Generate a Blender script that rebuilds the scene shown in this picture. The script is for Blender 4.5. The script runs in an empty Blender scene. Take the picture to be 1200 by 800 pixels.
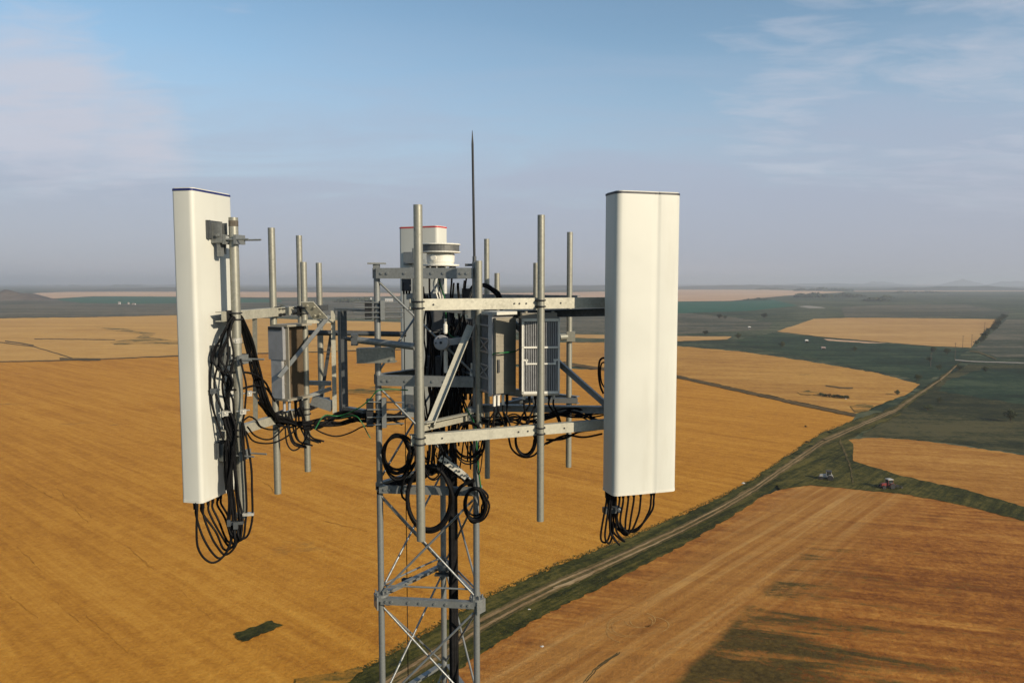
import bpy, bmesh, math, random
from mathutils import Vector, noise, Matrix
from mathutils.geometry import tessellate_polygon
random.seed(7)
R = math.radians
sc = bpy.context.scene
COL = sc.collection
H = 50.0                      # camera height above the fields
FPX, HOR = 880.0, 331.0
TH = math.atan((400-HOR)/FPX)
ct, st = math.cos(TH), math.sin(TH)
CAM = Vector((0, 0, H))

def ray(px, py):
    a, b = (px-600)/FPX, (400-py)/FPX
    return Vector((a, ct + b*st, -st + b*ct))
def P(px, py, Y):             # survey helper: a point at a given distance
    d = ray(px, py); return CAM + d*(Y/d.y)
def Zp(py, Y): return P(600, py, Y).z
def Xp(px, Y, py=HOR): return P(px, py, Y).x
def G(px, py, z=0.0):
    d = ray(px, max(py, HOR+0.6)); t = (z-H)/d.z
    return CAM + d*t

# ------------------------------------------------------------------ materials
MATS = {}
def nodes_of(m):
    m.use_nodes = True
    nt = m.node_tree; nt.nodes.clear()
    out = nt.nodes.new('ShaderNodeOutputMaterial'); b = nt.nodes.new('ShaderNodeBsdfPrincipled')
    nt.links.new(b.outputs[0], out.inputs[0])
    return nt, b
def N(nt, t, **kw):
    n = nt.nodes.new(t)
    for k, v in kw.items(): setattr(n, k, v)
    return n
def ramp(nt, src, stops):
    r = N(nt, 'ShaderNodeValToRGB')
    while len(r.color_ramp.elements) < len(stops): r.color_ramp.elements.new(0.5)
    for e, (p, c) in zip(r.color_ramp.elements, stops):
        e.position = p; e.color = (c, c, c, 1) if isinstance(c, (int, float)) else (*c, 1)
    nt.links.new(src, r.inputs[0]); return r.outputs[0]
def mixc(nt, fac, a, b, mode='MIX'):
    m = N(nt, 'ShaderNodeMix', data_type='RGBA', blend_type=mode)
    for sock, v in ((m.inputs[0], fac), (m.inputs[6], a), (m.inputs[7], b)):
        if isinstance(v, (int, float)): sock.default_value = v
        elif isinstance(v, tuple): sock.default_value = (*v, 1)
        else: nt.links.new(v, sock)
    return m.outputs[2]
def math_(nt, op, a, b=0.0, clamp=False):
    m = N(nt, 'ShaderNodeMath', operation=op, use_clamp=clamp)
    for s, v in ((m.inputs[0], a), (m.inputs[1], b)):
        if isinstance(v, (int, float)): s.default_value = v
        else: nt.links.new(v, s)
    return m.outputs[0]
def coords(nt, rot=0.0, scale=(1, 1, 1), kind='Object'):
    tc = N(nt, 'ShaderNodeTexCoord')
    m1 = N(nt, 'ShaderNodeMapping'); m1.inputs['Rotation'].default_value = (0, 0, -rot)
    m2 = N(nt, 'ShaderNodeMapping'); m2.inputs['Scale'].default_value = scale
    nt.links.new(tc.outputs[kind], m1.inputs[0]); nt.links.new(m1.outputs[0], m2.inputs[0])
    return m2.outputs[0]
def nz(nt, vec, scale, detail=4, rough=0.55, dist=0.0):
    n = N(nt, 'ShaderNodeTexNoise'); n.inputs['Scale'].default_value = scale
    n.inputs['Detail'].default_value = detail; n.inputs['Roughness'].default_value = rough
    n.inputs['Distortion'].default_value = dist
    nt.links.new(vec, n.inputs['Vector']); return n.outputs['Fac']
def bump(nt, b, h, strength, dist):
    n = N(nt, 'ShaderNodeBump'); n.inputs['Strength'].default_value = strength; n.inputs['Distance'].default_value = dist
    nt.links.new(h, n.inputs['Height']); nt.links.new(n.outputs[0], b.inputs['Normal'])

def mat(name, col, rough=0.6, metal=0.0, var=0.15, scale=8.0, dirt=None, bumpd=0.0, spec=0.4):
    """a plain surface with some mottling and optional dirt streaks"""
    m = bpy.data.materials.new(name); nt, b = nodes_of(m)
    v = coords(nt)
    n = nz(nt, v, scale, 5)
    lo = tuple(c*(1-var) for c in col); hi = tuple(min(1, c*(1+var)) for c in col)
    c = ramp(nt, n, [(0.3, lo), (0.7, hi)])
    if dirt:
        vs = coords(nt, 0, (1, 1, 0.12))
        d = ramp(nt, nz(nt, vs, scale*1.8, 6, 0.7), [(0.52, 0.0), (0.75, 0.65)])
        c = mixc(nt, d, c, dirt)
    nt.links.new(c, b.inputs['Base Color'])
    rr = ramp(nt, n, [(0.3, max(0.05, rough-0.1)), (0.7, min(1, rough+0.1))]); nt.links.new(rr, b.inputs['Roughness'])
    b.inputs['Metallic'].default_value = metal
    b.inputs['Specular IOR Level'].default_value = spec
    if bumpd: bump(nt, b, n, 0.4, bumpd)
    MATS[name] = m; return m
def galv(name, col, metal=0.35, rough=0.5):
    """zinc coated steel: spangle cells, cloudy bloom, a few rust freckles"""
    m = bpy.data.materials.new(name); nt, b = nodes_of(m)
    v = coords(nt)
    vo = N(nt, 'ShaderNodeTexVoronoi'); vo.inputs['Scale'].default_value = 60; nt.links.new(v, vo.inputs['Vector'])
    cell = N(nt, 'ShaderNodeRGBToBW'); nt.links.new(vo.outputs['Color'], cell.inputs[0])
    cloud = nz(nt, coords(nt, 0, (1, 1, 0.35)), 7, 6, 0.65)
    f = math_(nt, 'ADD', math_(nt, 'MULTIPLY', cell.outputs[0], 0.25), math_(nt, 'MULTIPLY', cloud, 0.75))
    lo = tuple(c*0.78 for c in col); hi = tuple(min(1, c*1.15) for c in col)
    c = ramp(nt, f, [(0.32, lo), (0.68, hi)])
    fr = ramp(nt, nz(nt, v, 22, 4, 0.7), [(0.70, 0.0), (0.80, 0.35)])
    c = mixc(nt, fr, c, (0.13, 0.085, 0.045))
    nt.links.new(c, b.inputs['Base Color'])
    nt.links.new(ramp(nt, f, [(0.3, rough+0.12), (0.7, rough-0.1)]), b.inputs['Roughness'])
    b.inputs['Metallic'].default_value = metal
    bump(nt, b, cloud, 0.15, 0.004)
    MATS[name] = m; return m

galv('pole_steel', (0.27, 0.265, 0.22), 0.5, 0.45)
galv('beam_steel', (0.37, 0.355, 0.285), 0.25, 0.5)
galv('tower_steel', (0.20, 0.21, 0.205), 0.45, 0.45)
galv('dark_steel', (0.075, 0.082, 0.086), 0.4, 0.5)
mat('radome', (0.485, 0.485, 0.435), 0.42, 0, 0.035, 2.5, (0.425, 0.415, 0.36))
mat('radome_edge', (0.5, 0.49, 0.43), 0.5, 0, 0.06, 6)
mat('navy_trim', (0.012, 0.018, 0.10), 0.4, 0, 0.1, 10)
mat('red_trim', (0.42, 0.025, 0.03), 0.4, 0, 0.1, 10)
mat('dark_trim', (0.03, 0.032, 0.04), 0.5, 0, 0.1, 10)
mat('rubber', (0.006, 0.006, 0.0066), 0.55, 0, 0.3, 30, spec=0.09)
mat('rubber_dull', (0.010, 0.0097, 0.010), 0.65, 0, 0.3, 30, spec=0.08)
mat('green_wire', (0.008, 0.10, 0.028), 0.45, 0, 0.2, 20)
mat('white_plastic', (0.6, 0.585, 0.52), 0.4, 0, 0.06, 20)
mat('radio_grey', (0.24, 0.245, 0.255), 0.45, 0.2, 0.1, 14, (0.2, 0.18, 0.15))
mat('radio_fin', (0.33, 0.335, 0.34), 0.42, 0.35, 0.12, 20)
mat('radio_beige', (0.235, 0.215, 0.17), 0.5, 0.1, 0.08, 10, (0.25, 0.2, 0.14))
mat('radio_brown', (0.085, 0.06, 0.036), 0.5, 0.2, 0.15, 12)
mat('radio_dark', (0.05, 0.052, 0.055), 0.6, 0.1, 0.2, 20)
mat('drum_band', (0.10, 0.10, 0.095), 0.5, 0.3, 0.2, 25)
mat('bolt', (0.55, 0.53, 0.47), 0.35, 0.6, 0.15, 40)
mat('black_iron', (0.02, 0.021, 0.023), 0.5, 0.3, 0.2, 30)
mat('copper_bar', (0.66, 0.63, 0.54), 0.4, 0.3, 0.1, 30)

# ------------------------------------------------------------------ mesh builder
class MB:
    def __init__(s): s.v = []; s.f = []; s.sm = []; s.mi = []; s.cur = 0
    def add(s, vs, fs, smooth=False):
        o = len(s.v); s.v += [Vector(p) for p in vs]
        for f in fs:
            s.f.append(tuple(o+i for i in f)); s.sm.append(smooth); s.mi.append(s.cur)
        return s
    def obox(s, c, ax, ay, az):
        """box from centre and three half axes"""
        c, ax, ay, az = map(Vector, (c, ax, ay, az))
        vs = [c + sx*ax + sy*ay + sz*az for sz in (-1, 1) for sx, sy in ((-1, -1), (1, -1), (1, 1), (-1, 1))]
        fs = [(3, 2, 1, 0), (4, 5, 6, 7), (0, 1, 5, 4), (1, 2, 6, 5), (2, 3, 7, 6), (3, 0, 4, 7)]
        if ax.cross(ay).dot(az) < 0: fs = [tuple(reversed(f)) for f in fs]
        return s.add(vs, fs)
    def box(s, c, size, rz=0.0):
        cx, sx = math.cos(rz), math.sin(rz)
        return s.obox(c, (size[0]/2*cx, size[0]/2*sx, 0), (-size[1]/2*sx, size[1]/2*cx, 0), (0, 0, size[2]/2))
    def frame(s, p0, p1, up=(0, 0, 1)):
        p0, p1 = Vector(p0), Vector(p1); d = (p1-p0).normalized(); up = Vector(up)
        if abs(d.dot(up.normalized())) > 0.98: up = Vector((0, 1, 0))
        x = d.cross(up).normalized(); z = x.cross(d).normalized()
        return p0, p1, d, x, z
    def bar(s, p0, p1, w, h, up=(0, 0, 1)):
        p0, p1, d, x, z = s.frame(p0, p1, up)
        return s.obox((p0+p1)/2, (p1-p0)/2, x*w/2, z*h/2)
    def angle(s, p0, p1, w, h, t=0.007, up=(0, 0, 1), flip=1, top=1):
        """L section: a vertical leg h and a horizontal leg w"""
        p0, p1, d, x, z = s.frame(p0, p1, up)
        m, l = (p0+p1)/2, (p1-p0)/2
        s.obox(m + x*flip*(-w/2+t/2), l, x*t/2, z*h/2)
        s.obox(m + x*flip*t/2 + z*top*(h/2-t/2), l, x*(w/2-t/2), z*t/2)
        return s
    def channel(s, p0, p1, w, h, t=0.007, flip=1):
        """C section, web on the x*flip side"""
        p0, p1, d, x, z = s.frame(p0, p1)
        m, l = (p0+p1)/2, (p1-p0)/2
        s.obox(m - x*flip*(w/2-t/2), l, x*t/2, z*h/2)
        for k in (-1, 1): s.obox(m + x*flip*t/2 + z*k*(h/2-t/2), l, x*(w/2-t/2), z*t/2)
        return s
    def tube(s, p0, p1, r, r1=None, seg=14, cap=True, hollow=0.0):
        r1 = r if r1 is None else r1
        p0, p1, d, x, z = s.frame(p0, p1)
        ring = lambda p, q: [p + (x*math.cos(a)+z*math.sin(a))*q for a in [2*math.pi*i/seg for i in range(seg)]]
        s.add(ring(p0, r)+ring(p1, r1), [(i, (i+1) % seg, seg+(i+1) % seg, seg+i) for i in range(seg)], True)
        if cap:
            s.add(ring(p0, r), [tuple(range(seg-1, -1, -1))])
            if hollow:
                q = r1*hollow; dep = min(0.12, (p1-p0).length*0.3)
                s.add(ring(p1, r1)+ring(p1, q), [(i, (i+1) % seg, seg+(i+1) % seg, seg+i) for i in range(seg)])
                s.add(ring(p1, q)+ring(p1-d*dep, q), [(i, (i+1) % seg, seg+(i+1) % seg, seg+i) for i in range(seg)], True)
                s.add(ring(p1-d*dep, q), [tuple(range(seg))])
            else: s.add(ring(p1, r1), [tuple(range(seg))])
        return s
    def poly(s, pts, r, seg=7, cap=True):
        """tube along a polyline, parallel transported"""
        pts = [Vector(p) for p in pts]; n = len(pts)
        T = [(pts[min(i+1, n-1)]-pts[max(i-1, 0)]).normalized() for i in range(n)]
        u = T[0].orthogonal().normalized(); vs = []
        for i in range(n):
            u = (u - T[i]*u.dot(T[i]))
            u = u.normalized() if u.length > 1e-6 else T[i].orthogonal().normalized()
            w = T[i].cross(u)
            vs += [pts[i] + (u*math.cos(a)+w*math.sin(a))*r for a in [2*math.pi*k/seg for k in range(seg)]]
        fs = [(i*seg+k, i*seg+(k+1) % seg, (i+1)*seg+(k+1) % seg, (i+1)*seg+k) for i in range(n-1) for k in range(seg)]
        s.add(vs, fs, True)
        if cap:
            s.add(vs[:seg], [tuple(range(seg-1, -1, -1))]); s.add(vs[-seg:], [tuple(range(seg))])
        return s
    def lathe(s, c, prof, seg=28, axis=(0, 0, 1)):
        """prof: (r, h) pairs along axis"""
        c = Vector(c); d = Vector(axis).normalized(); x = d.orthogonal().normalized(); y = d.cross(x)
        vs = [c + d*h + (x*math.cos(a)+y*math.sin(a))*r for r, h in prof for a in [2*math.pi*k/seg for k in range(seg)]]
        for i in range(len(prof)-1):
            ids = [(i*seg+k, i*seg+(k+1) % seg, (i+1)*seg+(k+1) % seg, (i+1)*seg+k) for k in range(seg)]
            s.add(vs, [], False); o = len(s.v)-len(vs)
            for f in ids:
                s.f.append(tuple(o+j for j in f)); s.sm.append(False); s.mi.append(s.cur)
        for idx, rev in ((0, True), (len(prof)-1, False)):
            if prof[idx][0] > 1e-4:
                rr = vs[idx*seg:(idx+1)*seg]; s.add(rr, [tuple(range(seg-1, -1, -1)) if rev else tuple(range(seg))])
        return s
    def prism(s, plan, z0, z1, smooth=False):
        n = len(plan)
        vs = [(p[0], p[1], z0) for p in plan] + [(p[0], p[1], z1) for p in plan]
        s.add(vs, [(i, (i+1) % n, n+(i+1) % n, n+i) for i in range(n)], smooth)
        s.add(vs[:n], [tuple(range(n-1, -1, -1))]); s.add(vs[n:], [tuple(range(n))])
        return s
    def mesh(s, name, off, mats):
        me = bpy.data.meshes.new(name)
        me.from_pydata([tuple(p-off) for p in s.v], [], s.f)
        me.polygons.foreach_set('use_smooth', s.sm); me.polygons.foreach_set('material_index', s.mi)
        for m in mats: me.materials.append(MATS[m] if isinstance(m, str) else m)
        me.update(); return me

WL = {}
def tag(o, label=None, cat=None, group=None, kind=None):
    for k, v in (('label', label), ('category', cat), ('group', group), ('kind', kind)):
        if v: o[k] = v
    return o
def thing(name, label, cat, loc, group=None):
    o = bpy.data.objects.new(name, None); COL.objects.link(o); o.location = loc; WL[o] = Vector(loc)
    o.empty_display_size = 0.2
    return tag(o, label, cat, group)
def part(name, mb, m, parent, label=None):
    ms = m if isinstance(m, (list, tuple)) else [m]
    base = WL[parent]
    o = bpy.data.objects.new(name, mb.mesh(name, base, ms)); COL.objects.link(o)
    o.parent = parent; WL[o] = base
    if label: o['label'] = label
    return o
def solo(name, mb, m, label=None, cat=None, group=None, kind=None, origin=None):
    ms = m if isinstance(m, (list, tuple)) else [m]
    if origin is None:
        xs = [p.x for p in mb.v]; ys = [p.y for p in mb.v]; zs = [p.z for p in mb.v]
        origin = Vector(((min(xs)+max(xs))/2, (min(ys)+max(ys))/2, min(zs)))
    origin = Vector(origin)
    o = bpy.data.objects.new(name, mb.mesh(name, origin, ms)); COL.objects.link(o); o.location = origin; WL[o] = origin
    return tag(o, label, cat, group, kind)
def clone(root, loc, scale=1.0, rz=0.0, label=None):
    r = root.copy(); COL.objects.link(r); r.location = loc; r.scale = (scale,)*3 if isinstance(scale, (int, float)) else scale
    r.rotation_euler = (0, 0, rz)
    if label: r['label'] = label
    for ch in list(root.children):
        c = ch.copy(); COL.objects.link(c); c.parent = r
        for g in list(ch.children):
            d = g.copy(); COL.objects.link(d); d.parent = c
    return r
def spline(pts, n=10):
    pts = [Vector(p) for p in pts]; out = []
    q = [pts[0]*2-pts[1]] + pts + [pts[-1]*2-pts[-2]]
    for i in range(1, len(q)-2):
        p0, p1, p2, p3 = q[i-1], q[i], q[i+1], q[i+2]
        for k in range(n):
            t = k/n
            out.append(0.5*((2*p1)+(p2-p0)*t+(2*p0-5*p1+4*p2-p3)*t*t+(3*p1-p0-3*p2+p3)*t**3))
    out.append(pts[-1]); return out
# ================================================================== THE LATTICE MAST
def zr(z): return H + z
LEGS = {'a': Vector((-1.105, 6.16, 0)), 'b': Vector((-0.295, 6.07, 0)), 'c': Vector((-0.64, 6.83, 0))}
CEN = (LEGS['a']+LEGS['b']+LEGS['c'])/3
def LP(k, z): p = LEGS[k]; return Vector((p.x, p.y, H+z))
mast = thing('lattice_mast', 'tall slender three sided galvanised lattice mast carrying all the antennas', 'mast', (CEN.x, CEN.y, 0))
LEVELS = [0.075, -0.80, -1.705, -2.66, -3.62, -4.58]
tops = {'a': 0.15, 'b': 0.165, 'c': 0.05}
for k in 'abc':
    m = MB(); m.tube(LP(k, -H), LP(k, tops[k]), 0.0265, seg=16)
    part('leg', m, 'tower_steel', mast)
m = MB(); a = LP('a', 0.155); m.box(a, (0.15, 0.10, 0.012), 0.2); m.box(a+Vector((0.0, -0.01, -0.03)), (0.05, 0.05, 0.05))
part('cap_plate', m, 'tower_steel', mast)
pairs = [('a', 'b'), ('b', 'c'), ('c', 'a')]
def toward(p, q, d): return p + (q-p).normalized()*d
for li, z in enumerate(LEVELS):
    for (p, q) in pairs:
        m = MB(); u, v = LP(p, z), LP(q, z); d = (v-u).normalized()
        out = Vector((d.y, -d.x, 0))
        if out.dot((u+v)/2 - Vector((CEN.x, CEN.y, H+z))) < 0: out = -out
        off = out*0.034
        hh = [0.085, 0.085, 0.065, 0.055, 0.06, 0.06][li]
        s_, e_ = u+off+d*0.01, v+off-d*0.01
        x = d.cross(Vector((0, 0, 1))); fl = 1 if x.dot(out) < 0 else -1
        m.angle(s_, e_, 0.05, hh, 0.007, flip=fl)
        for t in [0.06, 0.12, 0.3, 0.42, 0.58, 0.7, 0.88, 0.94]:                # bolt heads
            c = s_.lerp(e_, t)+out*0.027
            m.tube(c-out*0.002, c+out*0.008, 0.011, seg=6)
        part('girt', m, 'tower_steel', mast)
    if li < len(LEVELS)-1:
        z2 = LEVELS[li+1]
        for (p, q) in pairs:
            for i_, (k0, k1) in enumerate(((p, q), (q, p))[:1 if li < 2 else 2]):
                u, v = LP(k0, z-0.05), LP(k1, z2+0.05)
                d = (v-u).normalized(); hd = (LP(q, z)-LP(p, z)).normalized(); out = Vector((hd.y, -hd.x, 0))
                if out.dot((LP(p, z)+LP(q, z))/2-Vector((CEN.x, CEN.y, H+z))) < 0: out = -out
                o_ = out*(0.012 + 0.018*i_)
                m = MB(); m.tube(u+o_+d*0.03, v+o_-d*0.03, 0.0095, seg=8)
                part('brace', m, 'tower_steel', mast)
# flanged section joint with gusset plates at the fourth level
z = LEVELS[3]
for k in 'abc':
    m = MB(); c = LP(k, z); r_ = (c-Vector((CEN.x, CEN.y, c.z))).normalized(); t_ = Vector((-r_.y, r_.x, 0))
    m.lathe(c+Vector((0, 0, 0.035)), [(0.062, -0.012), (0.062, 0.012)], 20)
    m.lathe(c+Vector((0, 0, 0.010)), [(0.062, -0.012), (0.062, 0.012)], 20)
    for a_ in range(6):
        q = c + Vector((math.cos(a_*1.047)*0.047, math.sin(a_*1.047)*0.047, 0)); m.tube(q+Vector((0, 0, -0.02)), q+Vector((0, 0, 0.075)), 0.008, seg=6)
    m.obox(c-r_*0.06+Vector((0, 0, -0.035)), t_*0.07, r_*0.035, (0, 0, 0.006))
    m.obox(c+r_*0.045+Vector((0, 0, -0.02)), t_*0.055, r_*0.006, (0, 0, 0.055))
    part('flange_joint', m, 'tower_steel', mast)
m = MB()
for p, q in pairs: m.tube(LP(p, z+0.115), LP(q, z+0.115), 0.0085, seg=8)
part('tie_rod', m, 'tower_steel', mast)
m = MB()                                                     # the shaft below the picture, down to the footing
zz = LEVELS[-1]
while zz > -H+1.0:
    z2 = max(zz-0.96, -H+0.1)
    for p, q in pairs:
        m.bar(LP(p, z2), LP(q, z2), 0.05, 0.05); m.tube(LP(p, zz), LP(q, z2), 0.0095, seg=5, cap=False); m.tube(LP(q, zz), LP(p, z2), 0.0095, seg=5, cap=False)
    zz = z2
part('lower_shaft', m, 'tower_steel', mast)
m = MB(); m.box((CEN.x, CEN.y, 0.25), (2.2, 2.2, 0.5)); part('footing', m, mat('concrete', (0.3, 0.29, 0.27), 0.9), mast)

# ================================================================== SECTOR FRAMES
def ubolt(mount, c, axis_to_beam, r, zc, mb=None):
    """saddle clamp round an upright pipe"""
    m = mb or MB(); d = Vector(axis_to_beam).normalized(); t = Vector((-d.y, d.x, 0)); c = Vector((c[0], c[1], zc))
    for dz in (-0.022, 0.022):
        pts = [c + d*0.085 + t*(r+0.006)+Vector((0, 0, dz))]
        for i in range(0, 9):
            a = math.pi*i/8; pts.append(c + t*math.cos(a)*(r+0.006) - d*math.sin(a)*(r+0.006)+Vector((0, 0, dz)))
        pts.append(c + d*0.085 - t*(r+0.006)+Vector((0, 0, dz)))
        m.poly(pts, 0.0055, 6)
    m.obox(c+d*(r+0.010), t*(r+0.022), d*0.008, (0, 0, 0.04))
    for s_ in (-1, 1): m.tube(c+d*0.07+t*s_*(r+0.006)-Vector((0, 0, 0.022)), c+d*0.085+t*s_*(r+0.006)-Vector((0, 0, 0.022)), 0.013, seg=6)
    if mb is None: part('pipe_clamp', m, 'black_iron', mount)
def pipe(mount, x, y, z0, z1, r, m_='pole_steel', label=None):
    m = MB(); m.tube((x, y, H+z0), (x, y, H+z1), r, seg=22, hollow=0.84)
    return part('mount_pipe', m, m_, mount, label)
def holes(m, p0, p1, ts, off, h=0.0):
    for t in ts:
        c = Vector(p0).lerp(Vector(p1), t)+off; n = off.normalized()
        m.tube(c-n*0.003, c+n*0.004, 0.011, seg=8)

# ---- front frame
A1, B1 = Vector((-0.70, 5.10, 0)), Vector((1.05, 5.83, 0))
d1 = (B1-A1).normalized(); n1 = Vector((d1.y, -d1.x, 0))        # n1 points at the camera side
def on1(s): return A1 + d1*s
def s_at(px, A, d):                                              # parameter where the beam line crosses that bearing
    k = (px-600)/FPX*1.003; return (k*A.y-A.x)/(d.x-k*d.y)
front = thing('antenna_frame', 'pale steel antenna frame nearest us, two long bright beams and a tall thick pipe', 'antenna frame', (A1.x, A1.y, H-1.1))
ZT, ZB = -0.150, -1.080
for z, h in ((ZT, 0.078), (ZB, 0.074)):
    m = MB(); p0, p1 = A1+Vector((0, 0, H+z)), B1+Vector((0, 0, H+z))
    m.channel(p0, p1, 0.05, h, 0.007, flip=-1 if d1.cross(Vector((0, 0, 1))).dot(n1) > 0 else 1)
    part('beam', m, 'beam_steel', front)
    for px in ([507, 601, 615, 607, 655] if z == ZT else [516, 606, 617, 660]):
        c = p0 + d1*s_at(px, A1, d1)+n1*0.0265; mh = MB(); mh.tube(c, c+n1*0.003, 0.0065, seg=10); part('bolt_hole', mh, 'black_iron', front)
for px, y0, y1, r in ((490.5, 240, 633, 0.0305), (634, 252, 610, 0.0265)):
    s = s_at(px, A1, d1); c = on1(s)+n1*(0.026+r+0.004)
    c = Vector((Xp(px, c.y), c.y, 0))
    pipe(front, c.x, c.y, Zp(y1, c.y)-H, Zp(y0, c.y)-H, r)
    for z in (ZT, ZB): ubolt(front, c, -n1, r, H+z)
pipe(front, Xp(561, 6.0), 6.0, Zp(500, 6.0)-H, Zp(305.5, 6.0)-H, 0.0285)
rp_s = s_at(760, A1, d1); RP = on1(rp_s)+n1*0.065               # pipe behind the right panel
pipe(front, RP.x, RP.y, -1.42, 0.50, 0.0305)
for z in (ZT, ZB): ubolt(front, RP, -n1, 0.0305, H+z)
lb = LEGS['b']
def arm(mount, p0, p1, w=0.055, h=0.07, name='standoff_arm', m_='beam_steel', fl=1, top=1):
    m = MB(); m.angle(p0, p1, w, h, 0.008, flip=fl, top=top); part(name, m, m_, mount)
cl = on1(0.10)-n1*0.03
arm(front, (cl.x, cl.y, H+ZB+0.075), (lb.x-0.03, lb.y-0.02, H+ZB-0.005))
arm(front, (cl.x, cl.y, H+ZT), (lb.x-0.03, lb.y-0.02, H+ZT-0.07), m_='dark_steel')
m = MB(); p0, p1 = P(504, 498, 5.27), P(552, 380, 5.98)
m.angle(p0, p1, 0.06, 0.045, 0.007, up=(0.3, 0.6, 0.7), flip=1); part('diagonal_brace', m, 'beam_steel', front)
cr = on1(s_at(712, A1, d1))-n1*0.04
for z, dz, mm in ((ZB, 0.10, 'tower_steel'), (ZT, -0.075, 'dark_steel')):
    arm(front, (lb.x+0.03, lb.y, H+z+dz-0.04), (cr.x, cr.y, H+z+dz), 0.06, 0.062, m_=mm)
m = MB(); m.angle((lb.x+0.28, lb.y-0.12, H-0.30), (cr.x+0.02, cr.y-0.012, H+ZB+0.13), 0.045, 0.05, 0.006); part('diagonal_brace', m, 'tower_steel', front)
for z in (ZT-0.07, ZB+0.0):                                       # clamps gripping the mast leg
    m = MB(); c = Vector((lb.x, lb.y, H+z))
    m.box(c+Vector((0, -0.045, 0)), (0.13, 0.02, 0.13), -0.1); m.box(c+Vector((0, 0.045, 0)), (0.13, 0.02, 0.13), -0.1)
    for sx in (-0.05, 0.05):
        for dz in (-0.045, 0.045): m.tube(c+Vector((sx, -0.10, dz)), c+Vector((sx, 0.10, dz)), 0.007, seg=6)
    part('leg_clamp', m, 'tower_steel', front)
# round tie tube and channel end piece reaching the other mast leg
m = MB(); q0, q1 = P(413, 397.5, 5.93), P(486, 406, 5.75); m.tube(q0, q1, 0.027, seg=14); part('tie_tube', m, 'tower_steel', front)
m = MB(); d = (q1-q0).normalized(); m.tube(q0-d*0.06, q0+d*0.03, 0.017, seg=10); m.box(q0+d*0.02, (0.05, 0.08, 0.09), 0.1)
for k in (-1, 1): m.tube(q0+d*0.02+Vector((0, -0.07, 0.03*k)), q0+d*0.02+Vector((0, 0.09, 0.03*k)), 0.006, seg=6)
part('tube_clamp', m, 'dark_steel', front)
m = MB(); q0, q1 = P(419, 416.5, 5.95), P(463.5, 415.5, 5.90)
m.bar(q0-Vector((0, 0.03, 0)), q1-Vector((0, 0.03, 0)), 0.010, 0.12)
for dz in (-0.055, 0.055): m.bar(q0+Vector((0, 0.01, dz)), q1+Vector((0, 0.01, dz)), 0.066, 0.010)
for t in (0.1, 0.9):
    for dz in (-0.035, 0.035): c = q0.lerp(q1, t)+Vector((0, 0, dz)); m.tube(c+Vector((0, -0.05, 0)), c+Vector((0, 0.08, 0)), 0.0085, seg=6)
part('clamp_plate', m, 'pole_steel', front)

# ---- left frame
A2, B2 = Vector((-1.995, 5.08, 0)), Vector((-1.74, 6.98, 0))
d2 = (B2-A2).normalized(); n2 = Vector((d2.y, -d2.x, 0))          # n2 points to the mast side
left = thing('antenna_frame', 'steel antenna frame on the left side, hung with tangled black cables and one grey radio', 'antenna frame', (A2.x, A2.y, H-1.1))
def on2(s): return A2 + d2*s
for z0, z1, h, e in ((-0.232, -0.232, 0.068, 1.30), (-1.045, -1.10, 0.066, 1.25)):
    m = MB(); p0, p1 = on2(0.02)+Vector((0, 0, H+z0)), on2(e)+Vector((0, 0, H+z1))
    m.channel(p0, p1, 0.05, h, 0.007, flip=1 if d2.cross(Vector((0, 0, 1))).dot(n2) < 0 else -1)
    part('beam', m, 'beam_steel', left)
    m = MB(); m.bar(on2(e)+Vector((0, 0, H+z1)), on2(1.95)+Vector((0, 0, H+z1)), 0.045, 0.05); part('beam_tail', m, 'dark_steel', left)
PP2 = Vector((Xp(275.5, 5.20), 5.20, 0))                          # pipe carrying the left panel
pipe(left, PP2.x, PP2.y, Zp(607, 5.2)-H, Zp(255, 5.2)-H, 0.0315)
for z in (-0.232, -1.045): ubolt(left, PP2, -n2, 0.0315, H+z)
for py in (399, 603):
    m = MB()
    c = Vector((PP2.x, PP2.y, Zp(py, 5.2))); m.lathe(c, [(0.034, -0.018), (0.036, -0.016), (0.036, 0.016), (0.034, 0.018)], 18)
    for a in (-0.9, -0.2): q = c+Vector((math.cos(a-1.0), math.sin(a-1.0), 0))*0.036; m.tube(q, q+Vector((math.cos(a-1.0), math.sin(a-1.0), 0))*0.006, 0.008, seg=8)
    part('pipe_collar', m, 'bolt', left)
c = P(274, 262, 5.2); m = MB(); m.lathe((PP2.x, PP2.y, c.z), [(0.0318, -0.020), (0.0325, -0.018), (0.0325, 0.018), (0.0318, 0.020)], 18); part('pipe_band', m, mat('rust_band', (0.085, 0.07, 0.052), 0.8, 0, 0.5, 30), left)
for px, Y, y0, y1, r in ((319.5, 6.0, 267, 578, 0.0275), (351.5, 6.6, 276, 478, 0.026), (356, 6.2, 307, 552, 0.0265), (374, 7.0, 308, 470, 0.0275)):
    x = Xp(px, Y); pipe(left, x, Y, Zp(y1, Y)-H, Zp(y0, Y)-H, r)
    if Y < 6.5:
        for z in (-0.232, -1.07): ubolt(left, (x, Y, 0), n2 if px < 340 else -n2, r, H+z)
m = MB(); p0, p1 = P(298.5, 368, 5.62), P(299.5, 502, 5.62); m.bar(p0, p1, 0.033, 0.010, up=(0, 1, 0)); part('strut', m, 'pole_steel', left)
m = MB(); m.bar(P(386, 370, 6.25), P(327, 442, 5.86), 0.032, 0.010, up=(0, -1, 0.3)); part('diagonal_brace', m, 'tower_steel', left)
m = MB(); m.bar(P(388, 392, 6.75), P(376, 470, 6.75), 0.03, 0.008, up=(0, -1, 0)); part('diagonal_brace', m, 'dark_steel', left)
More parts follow.
